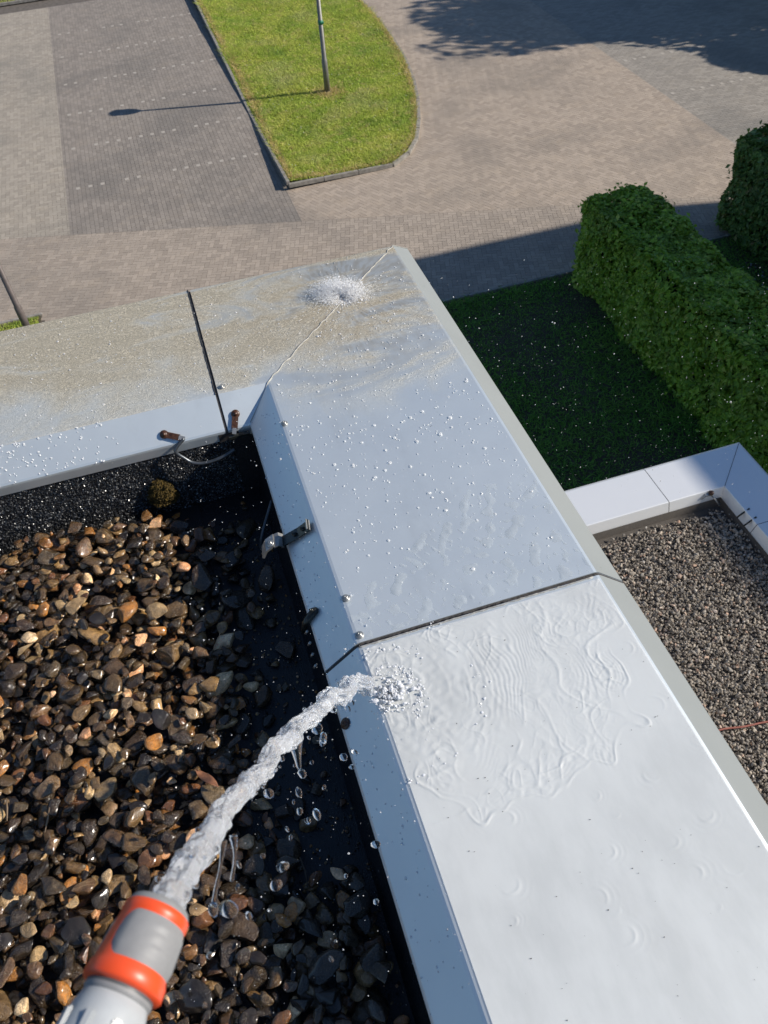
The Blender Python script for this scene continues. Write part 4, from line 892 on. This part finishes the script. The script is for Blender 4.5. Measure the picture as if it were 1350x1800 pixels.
# single drops falling off the jet
DR = [(473, 1395, 11, .66), (525, 1393, 10, .74), (541, 1443, 8, .72), (557, 1432, 8, .75), (487, 1556, 13, .62), (497, 1524, 10, .60), (511, 1472, 5, .7), (462, 1504, 6, .62), (570, 1384, 5, .8), (660, 1484, 9, .85), (661, 1585, 6, .8), (582, 1686, 6, .7), (590, 1655, 5, .72), (557, 1281, 10, .92), (568, 1299, 9, .92), (604, 1331, 8, .95), (623, 1322, 7, .97), (618, 1348, 5, .95), (611, 1245, 6, 1.05), (618, 1236, 5, 1.06), (376, 1599, 13, .485), (402, 1599, 14, .49), (531, 1360, 9, .78), (518, 1345, 5, .8), (505, 1458, 4, .68), (437, 1610, 7, .5), (474, 1600, 6, .55), (368, 1680, 6, .45), (418, 1560, 7, .52), (608, 1540, 4, .8), (527, 1426, 6, .74), (516, 1410, 4, .73), (569, 1300, 4, .93), (360, 1767, 7, .42), (420, 1520, 6, .53), (548, 1340, 4, .85)]
_t = 'twentieth thirtieth'.split(); _o = 'first second third fourth fifth sixth seventh eighth ninth'.split()
ORD = _o+'tenth eleventh twelfth thirteenth fourteenth fifteenth sixteenth seventeenth eighteenth nineteenth twentieth'.split()+['twenty-'+w for w in _o]+['thirtieth']+['thirty-'+w for w in _o]
dm = []
for s in range(4):
    v = ICO3[0].copy(); v = v*(1+.16*Noise(3, 2.2, seed=100+s)(v)+.06*Noise(3, 5, seed=140+s)(v))[:, None]; me = np_me('drop', v, ICO3[1]); me.materials.append(M_drop); me.polygons.foreach_set('use_smooth', np.ones(len(me.polygons), bool)); dm.append(me)
for k, (x, y, rp_, dp) in enumerate(DR):
    o = bpy.data.objects.new('water_drop', dm[k % 4]); COL.objects.link(o); r = rp_*dp/F_PX; o.location = pd(x, y, dp); o.scale = (r*random.uniform(.55, 1), r*random.uniform(.6, 1), r*random.uniform(.9, 1.7)); o.rotation_euler = [random.uniform(-.6, .6) for _ in range(3)]
    tag(o, '%s water drop, %s from the top among the drops falling beside the jet' % ('large clear' if rp_ >= 9 else 'small clear' if rp_ <= 5 else 'clear', ORD[sorted(DR, key=lambda q: (q[1], q[0])).index(DR[k])]), 'water drop', 'drops falling off the water jet')


# white splash at the far corner
SP = px(600, 522, -1.0); spl = empty('corner_splash', SP); tag(spl, 'white burst of spray on the welded far corner of the coping', 'splash')
n = 26000; a = rng.uniform(0, 6.283, n); rd = np.abs(rng.normal(.034, .017, n)); bias = .5+.5*np.clip(.9*np.sin(a)+.5*np.sin(2*a+2.4)+.2, -1, 1); keep_ = rng.random(n) < .12+.88*bias; a, rd, bias = a[keep_], rd[keep_], bias[keep_]; n = len(a); rd = rd*(.65+.5*bias)
zz = np.abs(rng.normal(0, .016, n))*np.clip(1.2-rd/.09, .1, 1)*bias
P = np.stack([SP.x+rd*np.cos(a)*1.0, SP.y+rd*np.sin(a)*.95, R(-1)+.001+zz], -1)
V, F = scatter(octa, P, rng.lognormal(math.log(.00050), .4, (n, 1))*rng.uniform(.6, 1.4, (n, 3)), rand_rot(n)); tag(link('spray', np_me('sp', V, F), M_foam, spl, True), kind='stuff')
n = 160; a = rng.uniform(0, 6.283, n); rd = .03+rng.exponential(.08, n); P = np.stack([SP.x+rd*np.cos(a), SP.y+rd*np.sin(a), np.full(n, R(-1)+.0012)], -1)
ok = (P[:, 0] < XO-.005) & (P[:, 1] < YO-.005) & ((P[:, 0] > XI+.01) | (P[:, 1] > YI+.01)); P, a, rd = P[ok], a[ok], rd[ok]; n = len(P)
Rz = np.zeros((n, 3, 3)); Rz[:, 0, 0] = np.cos(a); Rz[:, 0, 1] = -np.sin(a); Rz[:, 1, 0] = np.sin(a); Rz[:, 1, 1] = np.cos(a); Rz[:, 2, 2] = 1
V, F = scatter(ICO1, P, np.stack([rng.uniform(.002, .009, n), rng.uniform(.0003, .0006, n), rng.uniform(.0003, .0005, n)], -1), Rz); tag(link('streaks', np_me('st', V, F), M_spray, spl, True), kind='stuff')
fv = ICO3[0].copy(); fv = fv*(1+.25*Noise(3, 5, seed=120)(fv)+.15*Noise(3, 13, seed=121)(fv))[:, None]
# fine spray hanging in the air over the dark lawn and the roof edge
n = 620; X = rng.uniform(740, 1360, n); Y = 450+rng.beta(1.5, 1.3, n)*430; D = rng.uniform(1.7, 3.2, n)
P1 = np.array([pd(x, y, d)[:] for x, y, d in zip(X, Y, D)]); r1 = np.clip(rng.lognormal(math.log(.0008), .42, n), .0004, .0026)
n2 = 480; X = rng.uniform(330, 720, n2); Y = rng.uniform(740, 1780, n2); D = rng.uniform(.75, 1.1, n2); P2 = np.array([pd(x, y, d)[:] for x, y, d in zip(X, Y, D)])
r2 = np.clip(rng.lognormal(math.log(.00042), .4, n2), .0002, .0014)
V, F = scatter(ICO1, np.concatenate([P1, P2]), np.concatenate([r1, r2])[:, None]*rng.uniform(.8, 1.2, (n+n2, 3))); o = link('spray_mist', np_me('mist', V, F), M_spray, None, True)
tag(o, 'fine spray droplets hanging in the air over lawn and roof edge', 'spray', kind='stuff')

# ================================================================ HOSE END
ax = (RGT*.26+UPV*.62+FWD*.74).normalized(); tocam = -ray(235, 1680).normalized(); e1 = (tocam-ax*tocam.dot(ax)).normalized(); e2 = ax.cross(e1)
O = pd(212, 1742, .335)                                   # centre of the back ring
M_or = simple('orange_plastic', (.80, .085, .022), .38, 0, .05, 30); M_gp = simple('grey_grip', (.25, .25, .25), .55, 0, .06, 200); M_lg = simple('pale_grey_plastic', (.42, .44, .45), .35, 0, .08, 60); M_dg = simple('dark_grey_plastic', (.09, .095, .10), .45)
hose = empty('hose_connector', O); tag(hose, 'orange and grey plastic hose connector spraying water in the foreground', 'hose connector')
def lat(name, prof, mat, parent=hose, n=56, org=O): V, F = lathe(prof, org, ax, n, e1=e1); return link(name, py_me(name, V, F), mat, parent, True)
RB = .0168
lat('body', [(-.001, .0135), (0, RB*1.02), (.0012, RB*1.07), (.0058, RB*1.05), (.0078, RB*.99), (.0285, RB*.90), (.0295, RB*.93), (.0328, RB*.91), (.0335, RB*.86)], M_or)
lat('front_rim', [(.0332, RB*.88), (.0342, RB*.86), (.0362, RB*.80), (.0368, RB*.72), (.0365, RB*.60), (.033, RB*.58)], M_gp)
def pad(a0, a1):
    V = []; F = []; na, ns = 44, 16
    for i in range(na+1):
        u = i/na; a = a0+(a1-a0)*u; e = min(u, 1-u)*na/7; rnd = math.sqrt(max(0, 1-(1-min(1, e))**2)) if e < 1 else 1
        s0, s1 = .0182-.0106*rnd*.98, .0182+.0108*rnd*.94
        for j in range(ns+1):
            v = j/ns; s = s0+(s1-s0)*v; rr = RB*(.99-(s-.009)/.021*.09); lift = .0011*min(1, 4*min(v, 1-v)*1.3)*min(1, e*1.2)
            rib = sum(math.exp(-((s-c)/.0009)**2) for c in (.0145, .0190, .0235))*.0006*math.exp(-((u-.55)/.16)**4)
            V.append(O+ax*s+(e1*math.cos(a)+e2*math.sin(a))*(rr+lift+rib-.0002))
    m = ns+1
    for i in range(na):
        for j in range(ns): F.append((i*m+j, i*m+j+1, (i+1)*m+j+1, (i+1)*m+j))
    return link('grip_pad', py_me('pad', V, F), M_gp, hose, True)
_right = 1 if e2.dot(RGT) > 0 else -1
pad(-.95*_right, 1.75*_right); pad((-.95+3.55)*_right, (1.75+3.05)*_right)
lat('dark_seal', [(-.0035, .0120), (-.0035, .0149), (.0006, .0153), (.0006, .0120)], M_dg)
# pale ribbed tail nut behind it and the hose itself, running back out of view
nut = lat('tail_nut', [(-.055, .0132), (-.052, .0176), (-.020, .0173), (-.010, .0162), (-.0045, .0146), (-.003, .0130)], M_lg)
lat('collar', [(-.0045, .0142), (-.0030, .0152), (-.0012, .0150)], M_gp)
for k in range(9):
    a = 2*math.pi*k/9+.25; rv = e1*math.cos(a)+e2*math.sin(a); tv = ax.cross(rv); bm = bmesh.new()
    box_bm(bm, (-.0021, -.0011, -.017), (.0021, .0011, .017), .0008); me = bm_me('rib', bm)
    Mx = Matrix((tv, rv, ax)).transposed().to_4x4(); Mx.translation = O-ax*.030+rv*.0173; me.transform(Mx); link('rib', me, M_lg, nut)
hb = [O-ax*.045, O-ax*.10, O-ax*.17+Vector((0, 0, -.03)), O-ax*.24+Vector((-.03, -.03, -.16)), O-ax*.26+Vector((-.10, -.06, -.42)), Vector((O.x-.30, O.y-.30, DECK+.06)), Vector((O.x-.9, O.y-.5, DECK+.05)), Vector((O.x-1.8, O.y-.7, DECK+.03))]
tube('hose', cat(hb, 14), .0105, simple('hose_rubber', (.10, .11, .11), .5), hose, 18)
